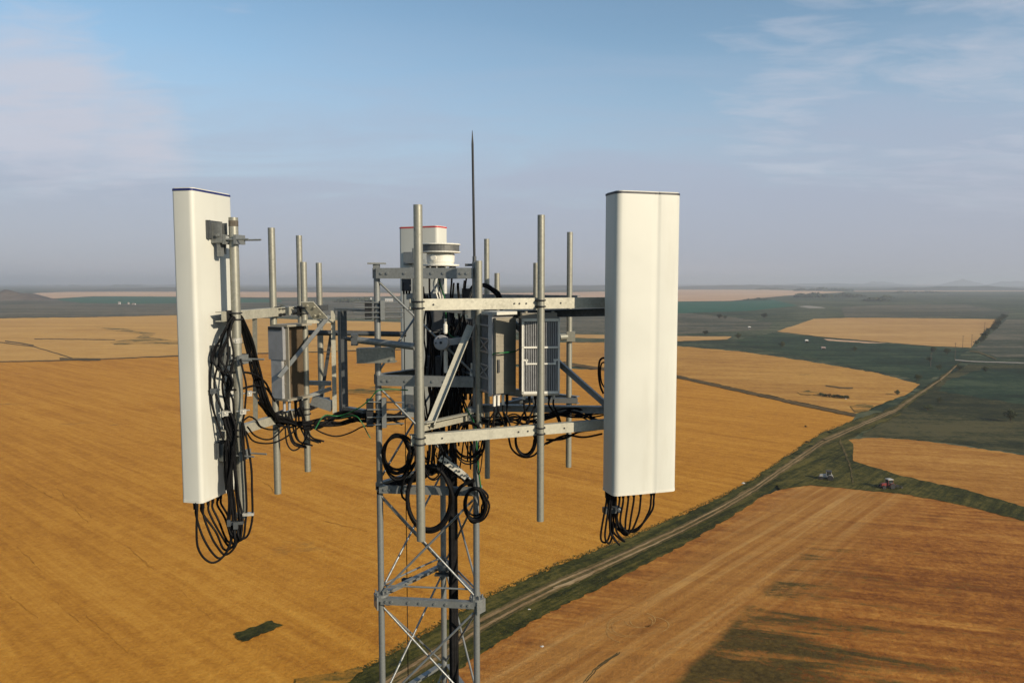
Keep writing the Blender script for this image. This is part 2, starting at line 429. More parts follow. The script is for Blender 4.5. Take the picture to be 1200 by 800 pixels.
# upright stand-off column between this frame and the mast
for pa, w, Y, mm in ((389.5, 0.036, 6.42, 'beam_steel'), (396.5, 0.022, 6.5, 'tower_steel'), (402, 0.05, 6.44, 'dark_steel')):
    x = Xp(pa, Y); m = MB(); m.box((x, Y, (Zp(364, Y)+Zp(484, Y))/2), (w, 0.05 if mm != 'beam_steel' else 0.012, Zp(364, Y)-Zp(484, Y)), 0.15)
    part('column_post', m, mm, left)
m = MB(); q = [P(353, 354, 6.1), P(367, 353.5, 6.1), P(384, 372.5, 6.22), P(367, 373.5, 6.22)]
nn = (q[1]-q[0]).cross(q[3]-q[0]).normalized()*0.005
m.add([p+nn for p in q]+[p-nn for p in q], [(0, 1, 2, 3), (7, 6, 5, 4), (0, 4, 5, 1), (1, 5, 6, 2), (2, 6, 7, 3), (3, 7, 4, 0)])
for (u, v) in ((0.3, 0.2), (0.3, 0.8), (0.7, 0.75), (0.75, 0.3)):
    c = q[0].lerp(q[1], u).lerp(q[3].lerp(q[2], u), v); m.tube(c-nn*3, c+nn*3, 0.011, seg=6)
part('splice_plate', m, 'beam_steel', left)
m = MB(); m.bar(P(357, 377, 6.15), P(389, 376, 6.42), 0.05, 0.03); part('cross_bar', m, 'beam_steel', left)
m = MB(); m.tube(P(352, 389.5, 6.65), P(476, 391.5, 6.75), 0.024, seg=12); part('tie_tube', m, 'dark_steel', left)
m = MB(); m.bar(P(404, 481, 6.44), P(428, 485, 6.2), 0.05, 0.075); m.bar(P(344, 470, 6.3), P(388, 455, 6.44), 0.03, 0.03); m.bar(P(352, 448, 6.4), P(388, 449, 6.44), 0.05, 0.035)
m.bar(P(366, 468, 6.45), P(390, 476, 6.45), 0.05, 0.09)
part('standoff_arm', m, 'tower_steel', left)
m = MB(); m.bar(P(393, 362, 6.42), P(432, 364, 6.2), 0.03, 0.022); part('standoff_arm', m, 'tower_steel', left)
la = LEGS['a']
for py, hh in ((363, 0.15), (483, 0.23)):
    c = Vector((la.x-0.035, la.y-0.01, Zp(py, la.y))); m = MB()
    m.box(c+Vector((-0.035, 0, 0)), (0.055, 0.06, hh), 0.1); part('clamp_body', m, 'black_iron', left)
    m = MB(); m.box(c+Vector((0.085, -0.01, 0)), (0.035, 0.075, hh*1.05), 0.1)
    for dz in [(-0.42+0.84*i/3)*hh for i in range(4)]: m.tube(c+Vector((-0.14 if hh < 0.2 else -0.05, -0.045, dz)), c+Vector((0.27-0.05*abs(dz)/hh, -0.04+0.02, dz*0.9)), 0.006, seg=6)
    part('clamp_jaw', m, 'tower_steel', left)

# ---- rear frame
A3, d3 = Vector((0.60, 6.74, 0)), Vector((-0.77, 0.64, 0)).normalized(); n3 = Vector((d3.y, -d3.x, 0))
rear = thing('antenna_frame', 'antenna frame on the far side, half hidden behind the radios and the mast', 'antenna frame', (A3.x, A3.y, H-1.1))
for z in (-0.15, -1.06):
    m = MB(); p0, p1 = A3+Vector((0, 0, H+z)), A3+d3*2.25+Vector((0, 0, H+z)); m.channel(p0, p1, 0.05, 0.07, 0.007); part('beam', m, 'tower_steel', rear)
for px, Y, y0, y1, r in ((667.5, 6.78, 272, 547, 0.0262), (570.5, 7.45, 280, 560, 0.0262), (582.5, 7.1, 320, 500, 0.025), (628, 6.85, 308, 500, 0.025), (486.5, 7.95, 291, 560, 0.029)):
    pipe(rear, Xp(px, Y), Y, Zp(y1, Y)-H, Zp(y0, Y)-H, r)
m = MB(); m.tube(P(655, 395, 6.7), P(669, 394, 6.78), 0.03, seg=12); m.box(P(669, 394, 6.75), (0.075, 0.05, 0.09)); part('side_arm', m, 'pole_steel', rear)
m = MB(); m.bar(P(600, 468.5, 6.6), P(676, 469, 6.7), 0.06, 0.045); part('side_arm', m, 'dark_steel', rear)
lc = LEGS['c']
for z in (-0.2, -1.05):
    arm(rear, (lc.x+0.03, lc.y+0.03, H+z), (-0.45, 7.62, H+z), 0.05, 0.06, m_='tower_steel'); arm(rear, (lb.x+0.05, lb.y+0.05, H+z), (0.35, 6.94, H+z), 0.05, 0.06, m_='dark_steel')

# ================================================================== PANEL ANTENNAS
def rounded_plan(o, e, w, n, d, rf, rb, groove=None):
    """outline: front edge runs o -> o+e*w, depth goes along n*d; front corners rf, back corners rb"""
    o, e, n = Vector(o), Vector(e), Vector(n); pts = []
    def arc(cx, cy, r, a0, a1, k=6):
        for i in range(k+1):
            a = a0+(a1-a0)*i/k; pts.append((cx+r*math.cos(a), cy+r*math.sin(a)))
    pi = math.pi
    arc(rf, rf, rf, pi, 1.5*pi)
    if groove:
        g = groove*w
        for i in range(1, 8): t = i/8; pts.append((rf+(g-0.02-rf)*t, -0.002*math.sin(pi*t)))
        pts += [(g-0.02, 0.0), (g-0.012, 0.0028), (g+0.012, 0.0028), (g+0.02, 0.0)]
        for i in range(1, 8): t = i/8; pts.append((g+0.02+(w-rf-g-0.02)*t, -0.002*math.sin(pi*t)))
    arc(w-rf, rf, rf, 1.5*pi, 2*pi)
    arc(w-rb, d-rb, rb, 0, 0.5*pi); arc(rb, d-rb, rb, 0.5*pi, pi)
    return [o+e*a+n*b for a, b in pts]
def scale_plan(pl, k):
    c = sum((Vector(p) for p in pl), Vector())/len(pl); return [c+(Vector(p)-c)*k for p in pl]
def panel(label, plan, z0, z1, trim, loc):
    t = thing('panel_antenna', label, 'panel antenna', loc, None)
    m = MB(); m.prism(plan, z0+0.02, z1-0.016, True); part('radome', m, 'radome', t)
    m = MB(); m.prism(scale_plan(plan, 1.012), z1-0.016, z1-0.002); part('top_trim', m, trim, t)
    m = MB(); m.prism(scale_plan(plan, 0.97), z1-0.002, z1+0.004); part('top_cap', m, 'radome_edge', t)
    m = MB(); m.prism(scale_plan(plan, 1.008), z0, z0+0.02); part('bottom_cap', m, 'radome_edge', t)
    return t
def connectors(t, pts, L=0.05):
    for p in pts:
        m = MB(); p = Vector(p); m.tube(p+Vector((0, 0, 0.004)), p-Vector((0, 0, L)), 0.0125, 0.010, 10)
        part('connector', m, 'rubber', t)
# right panel, seen from its front
K1 = Vector((Xp(722, 5.30), 5.30, 0)); e1 = Vector((math.cos(R(17)), math.sin(R(17)), 0)); m1 = Vector((-e1.y, e1.x, 0))
W1 = 0.508; z1t, z1b = Zp(224, 5.33), Zp(579, 5.36)
plan1 = rounded_plan(K1-e1*0.0, e1, W1, m1, 0.205, 0.045, 0.02, 0.62)
c = K1+e1*W1/2+m1*0.1
right_panel = panel('white panel antenna on the right with a dark top edge, shown from its smooth front', plan1, z1b, z1t, 'dark_trim', (c.x, c.y, z1b))
RC = [K1+e1*(a*W1)+m1*b for a, b in ((0.02, 0.15), (0.05, 0.13), (0.10, 0.15), (0.20, 0.12), (0.24, 0.10), (0.33, 0.11), (0.42, 0.11), (0.53, 0.11), (0.70, 0.11), (0.745, 0.11))]
RC = [Vector((p.x, p.y, z1b)) for p in RC]; connectors(right_panel, RC)
for z in (0.35, -1.25):
    m = MB(); c = K1+e1*0.27+m1*0.215; c = Vector((c.x, c.y, H+z)); m.obox(c, e1*0.07, m1*0.012, (0, 0, 0.09)); part('bracket', m, 'tower_steel', right_panel)
    m = MB(); m.bar(c+m1*0.01, Vector((RP.x, RP.y, c.z)), 0.06, 0.05); part('bracket_arm', m, 'dark_steel', right_panel)
# left panel, seen from its side and back
K2 = Vector((Xp(228.5, 5.0), 5.0, 0)); e2 = Vector((0.235, 0.972, 0)).normalized(); mm2 = Vector((e2.y, -e2.x, 0))
W2 = 0.44; z2t, z2b = Zp(220, 5.0), Zp(590, 5.0)
plan2 = rounded_plan(K2-mm2*0.158+e2*0.0, e2, W2, mm2, 0.158, 0.02, 0.03)
plan2 = list(plan2)
# outline must run counter clockwise from above
def ccw(pl):
    a = sum(pl[i][0]*pl[(i+1) % len(pl)][1]-pl[(i+1) % len(pl)][0]*pl[i][1] for i in range(len(pl))); return pl if a > 0 else list(reversed(pl))
plan2 = ccw(plan2)
c = K2+e2*W2/2-mm2*0.08
left_panel = panel('white panel antenna on the left with a navy top edge and visible back brackets', plan2, z2b, z2t, 'navy_trim', (c.x, c.y, z2b))
LC = [K2+e2*(a*W2)-mm2*b for a, b in ((0.02, 0.05), (0.05, 0.075), (0.14, 0.04), (0.20, 0.07), (0.30, 0.05), (0.40, 0.045), (0.55, 0.05), (0.66, 0.06))]
LC = [Vector((p.x, p.y, z2b)) for p in LC]; connectors(left_panel, LC)
def back_bracket(t, K, e, mm, at, zc, pp, zp, w=0.15, h=0.125, drop=0.0):
    c = K+e*at; c = Vector((c.x, c.y, zc))
    m = MB(); m.obox(c+mm*0.006, e*w/2, mm*0.006, (0, 0, h/2)); m.obox(c+mm*0.016-e*(w/2-0.012), e*0.005, mm*0.012, (0, 0, h/2))
    for a in (-1, 1):
        for b in (-1, 1): q = c+e*a*w*0.36+Vector((0, 0, b*h*0.33)); m.tube(q+mm*0.01, q+mm*0.022, 0.011, seg=6)
    b_ = part('bracket', m, 'dark_steel', t)
    m = MB()
    for s_ in (-0.03, 0.03): m.obox(c+mm*0.045+e*(0.0+s_)-Vector((0, 0, 0.02)), e*0.004, mm*0.04, (0, 0, h*0.55))
    m.tube(c+mm*0.06-e*0.05-Vector((0, 0, drop*0.3)), c+mm*0.06+e*0.05-Vector((0, 0, drop*0.3)), 0.012, seg=8)
    if drop: m.obox(c+mm*0.05-Vector((0, 0, 0.05+drop/2)), e*0.022, mm*0.012, (0, 0, drop/2)); m.obox(c+mm*0.05+e*0.035-Vector((0, 0, 0.04+drop/2)), e*0.006, mm*0.02, (0, 0, drop/2.2))
    part('bracket_hinge', m, 'tower_steel', t)
    q = Vector((pp.x, pp.y, zp)); m = MB()
    m.bar(c+mm*0.07+Vector((0, 0, zp-zc)), q-mm*0.04, 0.07, 0.045)
    m.obox(q-mm*0.042, e*0.055, mm*0.010, (0, 0, 0.032)); m.obox(q+mm*0.042, e*0.055, mm*0.010, (0, 0, 0.032))
    for s_ in (-1, 1): m.tube(q-mm*0.07+e*s_*0.045, q+mm*(0.16+0.02*s_)+e*s_*0.045, 0.0065, seg=7)
    part('clamp_jaw', m, 'tower_steel', t)
back_bracket(left_panel, K2, e2, mm2, 0.215, Zp(269, 5.15), PP2, Zp(281, 5.2), 0.17, 0.125, 0.13)
back_bracket(left_panel, K2, e2, mm2, 0.215, Zp(415, 5.15), PP2, Zp(421, 5.2), 0.17, 0.125)
back_bracket(left_panel, K2, e2, mm2, 0.225, Zp(528, 5.15), PP2, Zp(532, 5.2), 0.16, 0.11)
# rear panel, back towards us
e3 = Vector((0.90, -0.43, 0)).normalized(); m3 = Vector((0.43, 0.90, 0)).normalized()
K3 = Vector((Xp(513, 8.15), 8.15, 0)); z3t = Zp(264.5, 8.15); z3b = H-1.5
plan3 = ccw(rounded_plan(K3-e3*0.50, e3, 0.50, m3, 0.225, 0.035, 0.04))
c = K3-e3*0.25+m3*0.1
rear_panel = panel('white panel antenna with a red top edge standing behind the mast', plan3, z3b, z3t, 'red_trim', (c.x, c.y, z3b))
pr = Vector((Xp(486.5, 7.95), 7.95, 0))
for py in (306, 480):
    m = MB(); c = Vector((pr.x, pr.y, Zp(py, 7.95))); q = K3-e3*0.34; q = Vector((q.x, q.y, c.z))
    m.bar(q, c, 0.1, 0.03); m.obox(c, e3*0.09, m3*0.05, (0, 0, 0.02)); m.obox(q-m3*0.008+Vector((0, 0, 0.04)), e3*0.09, m3*0.008, (0, 0, 0.07)); part('bracket', m, 'tower_steel', rear_panel)

# ---- round two-flanged head on the far mast leg
c = Vector((Xp(516.5, 6.83), 6.83, Zp(291, 6.83)))
drum = thing('round_antenna', 'round drum antenna with two pale rims and a dark band, above the mast head', 'drum antenna', (c.x, c.y, c.z-0.20))
m = MB(); m.lathe(c, [(0.160, 0.026), (0.180, 0.028), (0.182, 0.036), (0.178, 0.040), (0.02, 0.046)], 40); part('upper_rim', m, 'white_plastic', drum)
m = MB(); m.lathe(c, [(0.170, -0.030), (0.170, 0.026)], 40); part('band', m, 'drum_band', drum)
for i in range(14):
    a = i*2*math.pi/14; m.box(c+Vector((math.cos(a)*0.172, math.sin(a)*0.172, 0)), (0.012, 0.012, 0.054), a)
m = MB(); m.lathe(c, [(0.02, -0.045), (0.176, -0.042), (0.180, -0.036), (0.180, -0.030), (0.16, -0.028)], 40); part('lower_rim', m, 'white_plastic', drum)
m = MB(); m.lathe(c, [(0.115, -0.145), (0.125, -0.12), (0.128, -0.06), (0.12, -0.045)], 36)
m.lathe(c+Vector((-0.05, -0.118, -0.085)), [(0.03, -0.01), (0.03, 0.012), (0.022, 0.014)], 16, (-0.35, -1, 0)); part('body', m, 'white_plastic', drum)
m = MB(); m.lathe(c, [(0.10, -0.165), (0.168, -0.160), (0.170, -0.15), (0.168, -0.145), (0.1, -0.143)], 40); part('base_flange', m, 'white_plastic', drum)
m = MB()
for i in range(9):
    a = i*0.7; q = c+Vector((math.cos(a)*0.125, math.sin(a)*0.125, -0.165)); m.tube(q, q-Vector((0, 0, 0.05)), 0.014, seg=8)
m.tube(c+Vector((0, 0, -0.16)), Vector((lc.x, lc.y, H+0.04)), 0.03, seg=12)
part('stem', m, 'black_iron', drum)

# ---- whip
c = P(556, 309, 6.12); tip = P(553.5, 153, 6.12)
whip = thing('whip_antenna', 'thin black whip antenna rising highest above the mast', 'whip antenna', (c.x, c.y, c.z-0.02))
m = MB(); m.tube(c, c.lerp(tip, 0.9), 0.0105, 0.0092, 10); m.tube(c.lerp(tip, 0.9), tip, 0.0092, 0.002, 10); part('rod', m, 'black_iron', whip)
m = MB(); m.tube(c-Vector((0, 0, 0.05)), c+Vector((0, 0, 0.06)), 0.016, seg=10); m.bar(c-Vector((0.075, 0, 0.01)), c+Vector((0.04, -0.01, -0.01)), 0.04, 0.02); m.box(c+Vector((0.03, -0.01, -0.01)), (0.05, 0.07, 0.05)); part('base_clamp', m, 'dark_steel', whip)
# ================================================================== RADIO UNITS
def radio_box(p0, p1, p2, z0, z1):
    """plan corners: p0-p1 is the left visible face, p1-p2 the right visible face"""
    p0, p1, p2 = Vector(p0), Vector(p1), Vector(p2); return [p0, p1, p2, p2+(p0-p1)]
def V3(p, z): return Vector((p[0], p[1], z))
# A: finned flank to the left, smooth beige front
ya = 5.78
a0, a1, a2 = Vector((Xp(562, 6.12), 6.12, 0)), Vector((Xp(579, ya), ya, 0)), Vector((Xp(603, 5.93), 5.93, 0))
za1, za0 = Zp(366, ya), Zp(464, ya)
ra = thing('radio_unit', 'beige fronted radio with a ribbed silver flank, left of the grille fronted radio', 'radio unit', (a1.x, a1.y, za0))
pl = ccw(radio_box(a0, a1, a2, 0, 0)); m = MB(); m.prism(scale_plan(pl, 0.93), za0, za1-0.02); part('housing', m, 'radio_grey', ra)
u = (a1-a0).normalized(); nf = Vector((u.y, -u.x, 0)); nf = nf if nf.x < 0 else -nf
L = (a1-a0).length
m = MB()
for i in range(11):
    c = a0+u*(0.02+(L-0.04)*i/10)+nf*0.012; m.obox(V3(c, (za0+za1)/2), u*0.0025, nf*0.02, (0, 0, (za1-za0)/2*0.97))
for k, zf in enumerate((0.04, 0.2, 0.36, 0.52, 0.68, 0.84, 0.97)):
    z = za0+(za1-za0)*zf; m.bar(V3(a0+nf*0.034, z), V3(a1+nf*0.034, z), 0.012, 0.014)
    if 0 < k < 5: m.bar(V3(a0+u*L*0.25+nf*0.036, z), V3(a1-u*L*0.08+nf*0.036, z+(za1-za0)*0.15*(1 if k % 2 else -1)), 0.008, 0.012)
for s_ in (0.02, 0.98): m.bar(V3(a0+u*L*s_+nf*0.03, za0), V3(a0+u*L*s_+nf*0.03, za1), 0.03, 0.014)
part('heat_sink', m, 'radio_fin', ra)
v = (a2-a1).normalized(); nv = Vector((v.y, -v.x, 0)); Lv = (a2-a1).length
m = MB(); m.obox(V3(a1+v*Lv/2+nv*0.006, (za0+za1)/2-0.012), v*Lv/2*0.98, nv*0.012, (0, 0, (za1-za0)/2-0.03))
for zf in (0.9, 0.72, 0.6, 0.42, 0.3, 0.15): m.obox(V3(a1+v*Lv/2+nv*0.019, za0+(za1-za0)*zf), v*Lv*0.44, nv*0.002, (0, 0, 0.004))
part('front_cover', m, 'radio_beige', ra)
m = MB(); m.obox(V3(a1+v*Lv/2-nv*0.06, za1-0.008), v*Lv/2*0.99, nv*0.09, (0, 0, 0.012)); part('top_cover', m, 'radome_edge', ra)
m = MB(); m.obox(V3(a1+v*Lv*0.10+nv*0.024, za0+(za1-za0)*0.36), v*0.010, nv*0.006, (0, 0, 0.05)); part('handle', m, 'radio_dark', ra)
for i, q in enumerate((0.12, 0.32, 0.55, 0.75)):
    m = MB(); c = V3(a1+v*Lv*q-nv*0.03, za0); m.tube(c, c-Vector((0, 0, 0.085)), 0.013, 0.012, 10); part('connector', m, 'white_plastic' if i < 3 else 'rubber', ra)
RA_out = [V3(a1+v*Lv*q-nv*0.03, za0-0.08) for q in (0.12, 0.32, 0.55, 0.75)]
# B: upright grille front
yb = 5.72; b1, b2 = Vector((Xp(611.5, yb), yb, 0)), Vector((Xp(656, yb+0.03), yb+0.03, 0)); zb1, zb0 = Zp(373.5, yb), Zp(461, yb)
v = (b2-b1).normalized(); nv = Vector((v.y, -v.x, 0)); Lb = (b2-b1).length
rb = thing('radio_unit', 'radio with a silver vertical grille front behind the tall thin pipe', 'radio unit', (b1.x+Lb/2, yb, zb0))
mid = b1+v*Lb/2
m = MB(); m.obox(V3(mid-nv*0.13, (zb0+zb1)/2), v*Lb/2*0.985, nv*0.10, (0, 0, (zb1-zb0)/2-0.004)); part('housing', m, 'radio_dark', rb)
m = MB(); m.obox(V3(mid-nv*0.14, zb1+0.022), v*Lb/2*0.93, nv*0.085, (0, 0, 0.020)); m.obox(V3(mid-nv*0.12, zb1+0.004), v*Lb/2, nv*0.115, (0, 0, 0.005))
for s_ in (-1, 1): m.tube(V3(mid+v*s_*Lb*0.36-nv*0.07, zb1+0.04), V3(mid+v*s_*Lb*0.36-nv*0.07, zb1+0.055), 0.012, seg=10)
part('top_cover', m, 'radio_beige', rb)
m = MB()
for i in range(19):
    c = b1+v*(0.02+(Lb-0.04)*i/18)-nv*0.012; m.obox(V3(c, (zb0+zb1)/2), v*0.0028, nv*0.02, (0, 0, (zb1-zb0)/2-0.012))
part('heat_sink', m, 'radio_fin', rb)
m = MB(); zm = lambda f: zb0+(zb1-zb0)*f
for f, hh in ((0.985, 0.010), (0.62, 0.007), (0.40, 0.006), (0.012, 0.010)): m.obox(V3(mid+nv*0.012, zm(f)), v*Lb/2*(1 if f > 0.5 or f < 0.1 else 0.74), nv*0.006, (0, 0, hh))
for s_ in (-1, 1):
    m.obox(V3(mid+v*s_*(Lb/2-0.006)+nv*0.01, (zb0+zb1)/2), v*0.007, nv*0.008, (0, 0, (zb1-zb0)/2))
    m.obox(V3(mid+v*s_*(Lb/2-0.026)+nv*0.01, zm(0.45)), v*0.02, nv*0.006, (0, 0, 0.006)); m.obox(V3(mid+v*s_*(Lb/2*0.76)+nv*0.01, zm(0.42)), v*0.006, nv*0.006, (0, 0, 0.02))
part('grille_frame', m, 'white_plastic', rb)
RB_out = []
for i, q in enumerate((0.1, 0.24, 0.40, 0.48, 0.78, 0.9)):
    m = MB(); c = V3(b1+v*Lb*q-nv*0.09, zb0); m.tube(c, c-Vector((0, 0, 0.13 if i == 3 else 0.06)), 0.0125, 0.012, 10); part('connector', m, 'white_plastic' if i in (0, 3, 5) else 'rubber', rb); RB_out.append(c-Vector((0, 0, 0.06)))
m = MB(); m.obox(V3(mid-nv*0.08, zb0-0.008), v*Lb/2*0.96, nv*0.10, (0, 0, 0.007)); part('bottom_plate', m, 'radio_beige', rb)
for zf in (0.25, 0.8):
    m = MB(); q = V3(mid-nv*0.23, zm(zf)); m.bar(q+nv*0.02, q-nv*0.9, 0.05, 0.04); part('bracket', m, 'dark_steel', rb)
# C: on the left frame
yc = 5.9; c0, c1, c2 = Vector((Xp(312.5, 5.98), 5.98, 0)), Vector((Xp(329.5, yc), yc, 0)), Vector((Xp(359, 6.14), 6.14, 0))
zc1, zc0 = Zp(383, yc), Zp(468, yc)
rc = thing('radio_unit', 'grey flanked radio with a brown recessed face on the left frame', 'radio unit', (c1.x, c1.y, zc0))
u = (c1-c0).normalized(); nu = Vector((u.y, -u.x, 0)); Lu = (c1-c0).length
zmid = Zp(422, yc)
m = MB(); m.obox(V3(c0+u*Lu/2-nu*0.015, (zc1+zmid)/2), u*Lu/2, nu*0.015, (0, 0, (zc1-zmid)/2)); part('side_cover', m, 'radio_grey', rc)
m = MB(); m.obox(V3(c0+u*Lu/2+nu*0.002, zc1-0.014), u*Lu*0.46, nu*0.004, (0, 0, 0.012)); part('vent_slot', m, 'black_iron', rc)
m = MB(); m.obox(V3(c0+u*Lu*0.5-nu*0.035, (zmid+zc0)/2), u*Lu*0.36, nu*0.03, (0, 0, (zmid-zc0)/2-0.002)); part('lower_housing', m, 'radio_fin', rc)
v = (c2-c1).normalized(); nv = Vector((v.y, -v.x, 0)); Lc = (c2-c1).length
m = MB(); md = c1+v*(Lc/2+0.012); m.obox(V3(md-nv*0.085, (zc0+zc1)/2), v*(Lc/2-0.03), nv*0.05, (0, 0, (zc1-zc0)/2)); part('recessed_face', m, 'radio_brown', rc)
m = MB(); m.obox(V3(c1+v*0.036-nv*0.02, (zc0+zc1)/2), v*0.005, nv*0.05, (0, 0, (zc1-zc0)/2+0.01)); m.obox(V3(md-nv*0.05, zc1+0.008), v*Lc/2, nv*0.09, (0, 0, 0.008)); m.obox(V3(md-nv*0.03, zc0-0.008), v*Lc/2, nv*0.06, (0, 0, 0.008))
for zf in (0.2, 0.5, 0.86): q = V3(c1+v*0.04-nv*0.026, zc0+(zc1-zc0)*zf); m.tube(q, q+nv*0.02, 0.012, seg=8)
part('frame', m, 'radio_beige', rc)
RCo = []
for q in (0.15, 0.35, 0.6, 0.8):
    m = MB(); c = V3(c1+v*Lc*q-nv*0.04, zc0-0.012); m.tube(c, c-Vector((0, 0, 0.09)), 0.012, seg=10); part('connector', m, 'radio_fin' if q < 0.5 else 'rubber', rc); RCo.append(c-Vector((0, 0, 0.08)))

# ---- cluttered gear inside the mast head
c = P(517.5, 401.5, 5.95); fd = thing('feed_clamp', 'round grey cable clamp disc beside the thick near pipe', 'cable clamp', (c.x, c.y, c.z))
m = MB(); m.lathe(c, [(0.02, -0.05), (0.062, -0.02), (0.062, 0.012), (0.055, 0.02), (0.02, 0.024)], 24, (-0.2, -1, 0.1)); m.bar(c+Vector((0.03, 0.03, 0)), c+Vector((0.2, 0.05, 0.02)), 0.05, 0.05); part('disc', m, 'radio_grey', fd)
m = MB(); m.tube(c+Vector((-0.005, -0.03, 0.003)), c+Vector((0.004, 0.0, 0)), 0.011, seg=10); part('bolt', m, 'black_iron', fd)
for i in range(6):
    a = i*1.047; q = c+Vector((math.cos(a)*0.045, -0.02, math.sin(a)*0.045)); m = MB(); m.tube(q, q+Vector((0, 0.02, 0)), 0.006, seg=6); part('bolt', m, 'black_iron', fd)
GEAR = [((503, 352), (520, 390), 6.22, 0.12, 'radio_dark', 'dark square junction box high inside the mast head beside the thick pipe'),
        ((524, 395), (552, 428), 6.42, 0.14, 'radio_dark', 'wide dark junction box inside the mast behind the diagonal brace'),
        ((500, 418), (516, 452), 6.38, 0.12, 'radio_dark', 'narrow dark junction box low inside the mast behind the thick pipe'),
        ((541, 338), (556, 358), 6.35, 0.1, 'black_iron', 'small black box under the top bar of the mast by the whip'),
        ((470, 326), (481, 341), 7.3, 0.1, 'radio_dark', 'small dark box hung under the top bar beside the far panel'),
        ((540, 433), (560, 446), 6.35, 0.1, 'radio_dark', 'flat dark box at the mid bar of the mast')]
for (ax, ay), (bx, by), Y, dp, mm, lab in GEAR:
    p, q = P(ax, ay, Y), P(bx, by, Y); cc = (p+q)/2; t = thing('junction_box', lab, 'junction box', (cc.x, cc.y, q.z))
    m = MB(); m.box((cc.x, Y+dp/2, cc.z), (abs(q.x-p.x), dp, abs(p.z-q.z)), 0.1); part('box_body', m, mm, t)
    m = MB(); w_, h_ = abs(q.x-p.x), abs(p.z-q.z); m.box((cc.x, Y-0.006, cc.z), (w_*0.86, 0.012, h_*0.86), 0.1)
    for sx in (-1, 1):
        for sz in (-1, 1): m.tube((cc.x+sx*w_*0.38, Y-0.02, cc.z+sz*h_*0.38), (cc.x+sx*w_*0.38, Y, cc.z+sz*h_*0.38), 0.006, seg=6)
    part('lid', m, mm, t)
    m = MB()
    for k in range(3): x = cc.x+w_*(-0.3+0.3*k); m.tube((x, Y+dp/2, q.z+0.004), (x, Y+dp/2, q.z-0.03), 0.010, seg=8)
    part('cable_gland', m, 'rubber', t)
for (px, y0, y1, Y, lab) in ((522, 379, 391, 6.0, 'short white surge arrester beside the round cable clamp disc'), (522.5, 411, 437, 6.1, 'long white surge arrester hanging behind the diagonal brace'), (553, 431, 443, 6.1, 'small white surge arrester at the right mast leg by the ribbed radio')):
    p, q = P(px, y0, Y), P(px, y1, Y); t = thing('surge_arrester', lab, 'surge arrester', tuple(q))
    m = MB(); m.lathe(q, [(0.012, 0), (0.017, 0.01), (0.017, p.z-q.z-0.01), (0.010, p.z-q.z)], 16); part('body', m, 'white_plastic', t)
    m = MB(); m.tube(p-Vector((0, 0, 0.004)), p+Vector((0, 0, 0.04)), 0.012, seg=10); part('connector', m, 'bolt', t)
def dark_radio(label, ax, ay, bx, by, Y, dp):
    p, q = P(ax, ay, Y), P(bx, by, Y); w, h, cx, cz = q.x-p.x, p.z-q.z, (p.x+q.x)/2, (p.z+q.z)/2
    t = thing('radio_unit', label, 'radio unit', (cx, Y, q.z))
    m = MB(); m.box((cx, Y+dp/2+0.03, cz), (w, dp, h)); part('housing', m, 'radio_dark', t)
    m = MB()
    for i in range(10): m.box((p.x+w*(0.05+0.1*i), Y+0.012, cz), (0.005, 0.045, h*0.94))
    part('heat_sink', m, 'radio_dark', t)
    m = MB(); m.bar((p.x, Y-0.015, p.z-h*0.25), (q.x, Y-0.015, p.z-h*0.25), 0.012, 0.03); m.bar((p.x, Y-0.015, q.z+h*0.2), (q.x, Y-0.015, q.z+h*0.2), 0.012, 0.03); part('bracket', m, 'dark_steel', t)
    for i in range(4):
        m = MB(); x = p.x+w*(0.2+0.2*i); m.tube((x, Y+0.05, q.z+0.003), (x, Y+0.05, q.z-0.06), 0.0125, seg=10); part('connector', m, 'rubber', t)
dark_radio('dark finned radio inside the mast behind the round cable clamp disc', 499, 362, 527, 440, 6.95, 0.14)
dark_radio('dark finned radio inside the mast between diagonal brace and right mast leg', 529, 374, 556, 462, 7.02, 0.14)
dark_radio('small dark finned radio low inside the mast above the short arm', 506, 452, 540, 492, 6.75, 0.1)
# perforated earthing bar hanging aslant
p, q = P(516, 536, 5.9), P(547, 559, 5.9); t = thing('earthing_bar', 'pale perforated earthing bar hanging aslant among the cables', 'earthing bar', tuple(p))
m = MB(); m.bar(p, q, 0.008, 0.05, up=(0.3, -0.1, 1)); part('plate', m, 'copper_bar', t)
for i in range(9):
    m = MB(); c = p.lerp(q, 0.06+0.11*i); m.tube(c+Vector((0, -0.012, 0.006*(-1)**i)), c+Vector((0, 0.01, 0.006*(-1)**i)), 0.0085, seg=8)
    part('bolt', m, 'dark_steel', t)

# ================================================================== CABLES
rnd = random.Random(3)
def cable(label, pts, r=0.0085, group=None, m_='rubber', n=9, seg=7, name='cable', cat='cable', wob=0.0):
    pp = spline(pts, n)
    if wob:
        o = Vector((rnd.uniform(0, 50), rnd.uniform(0, 50), rnd.uniform(0, 50)))
        pp = [p + Vector((noise.noise(p*6+o), noise.noise(p*6+o*2), noise.noise(p*6+o*3)))*wob for p in pp]
    m = MB(); m.poly(pp, r, seg); return solo(name, m, m_, label, cat, group, origin=pp[0])
def PC(*l): return [P(*a) for a in l]
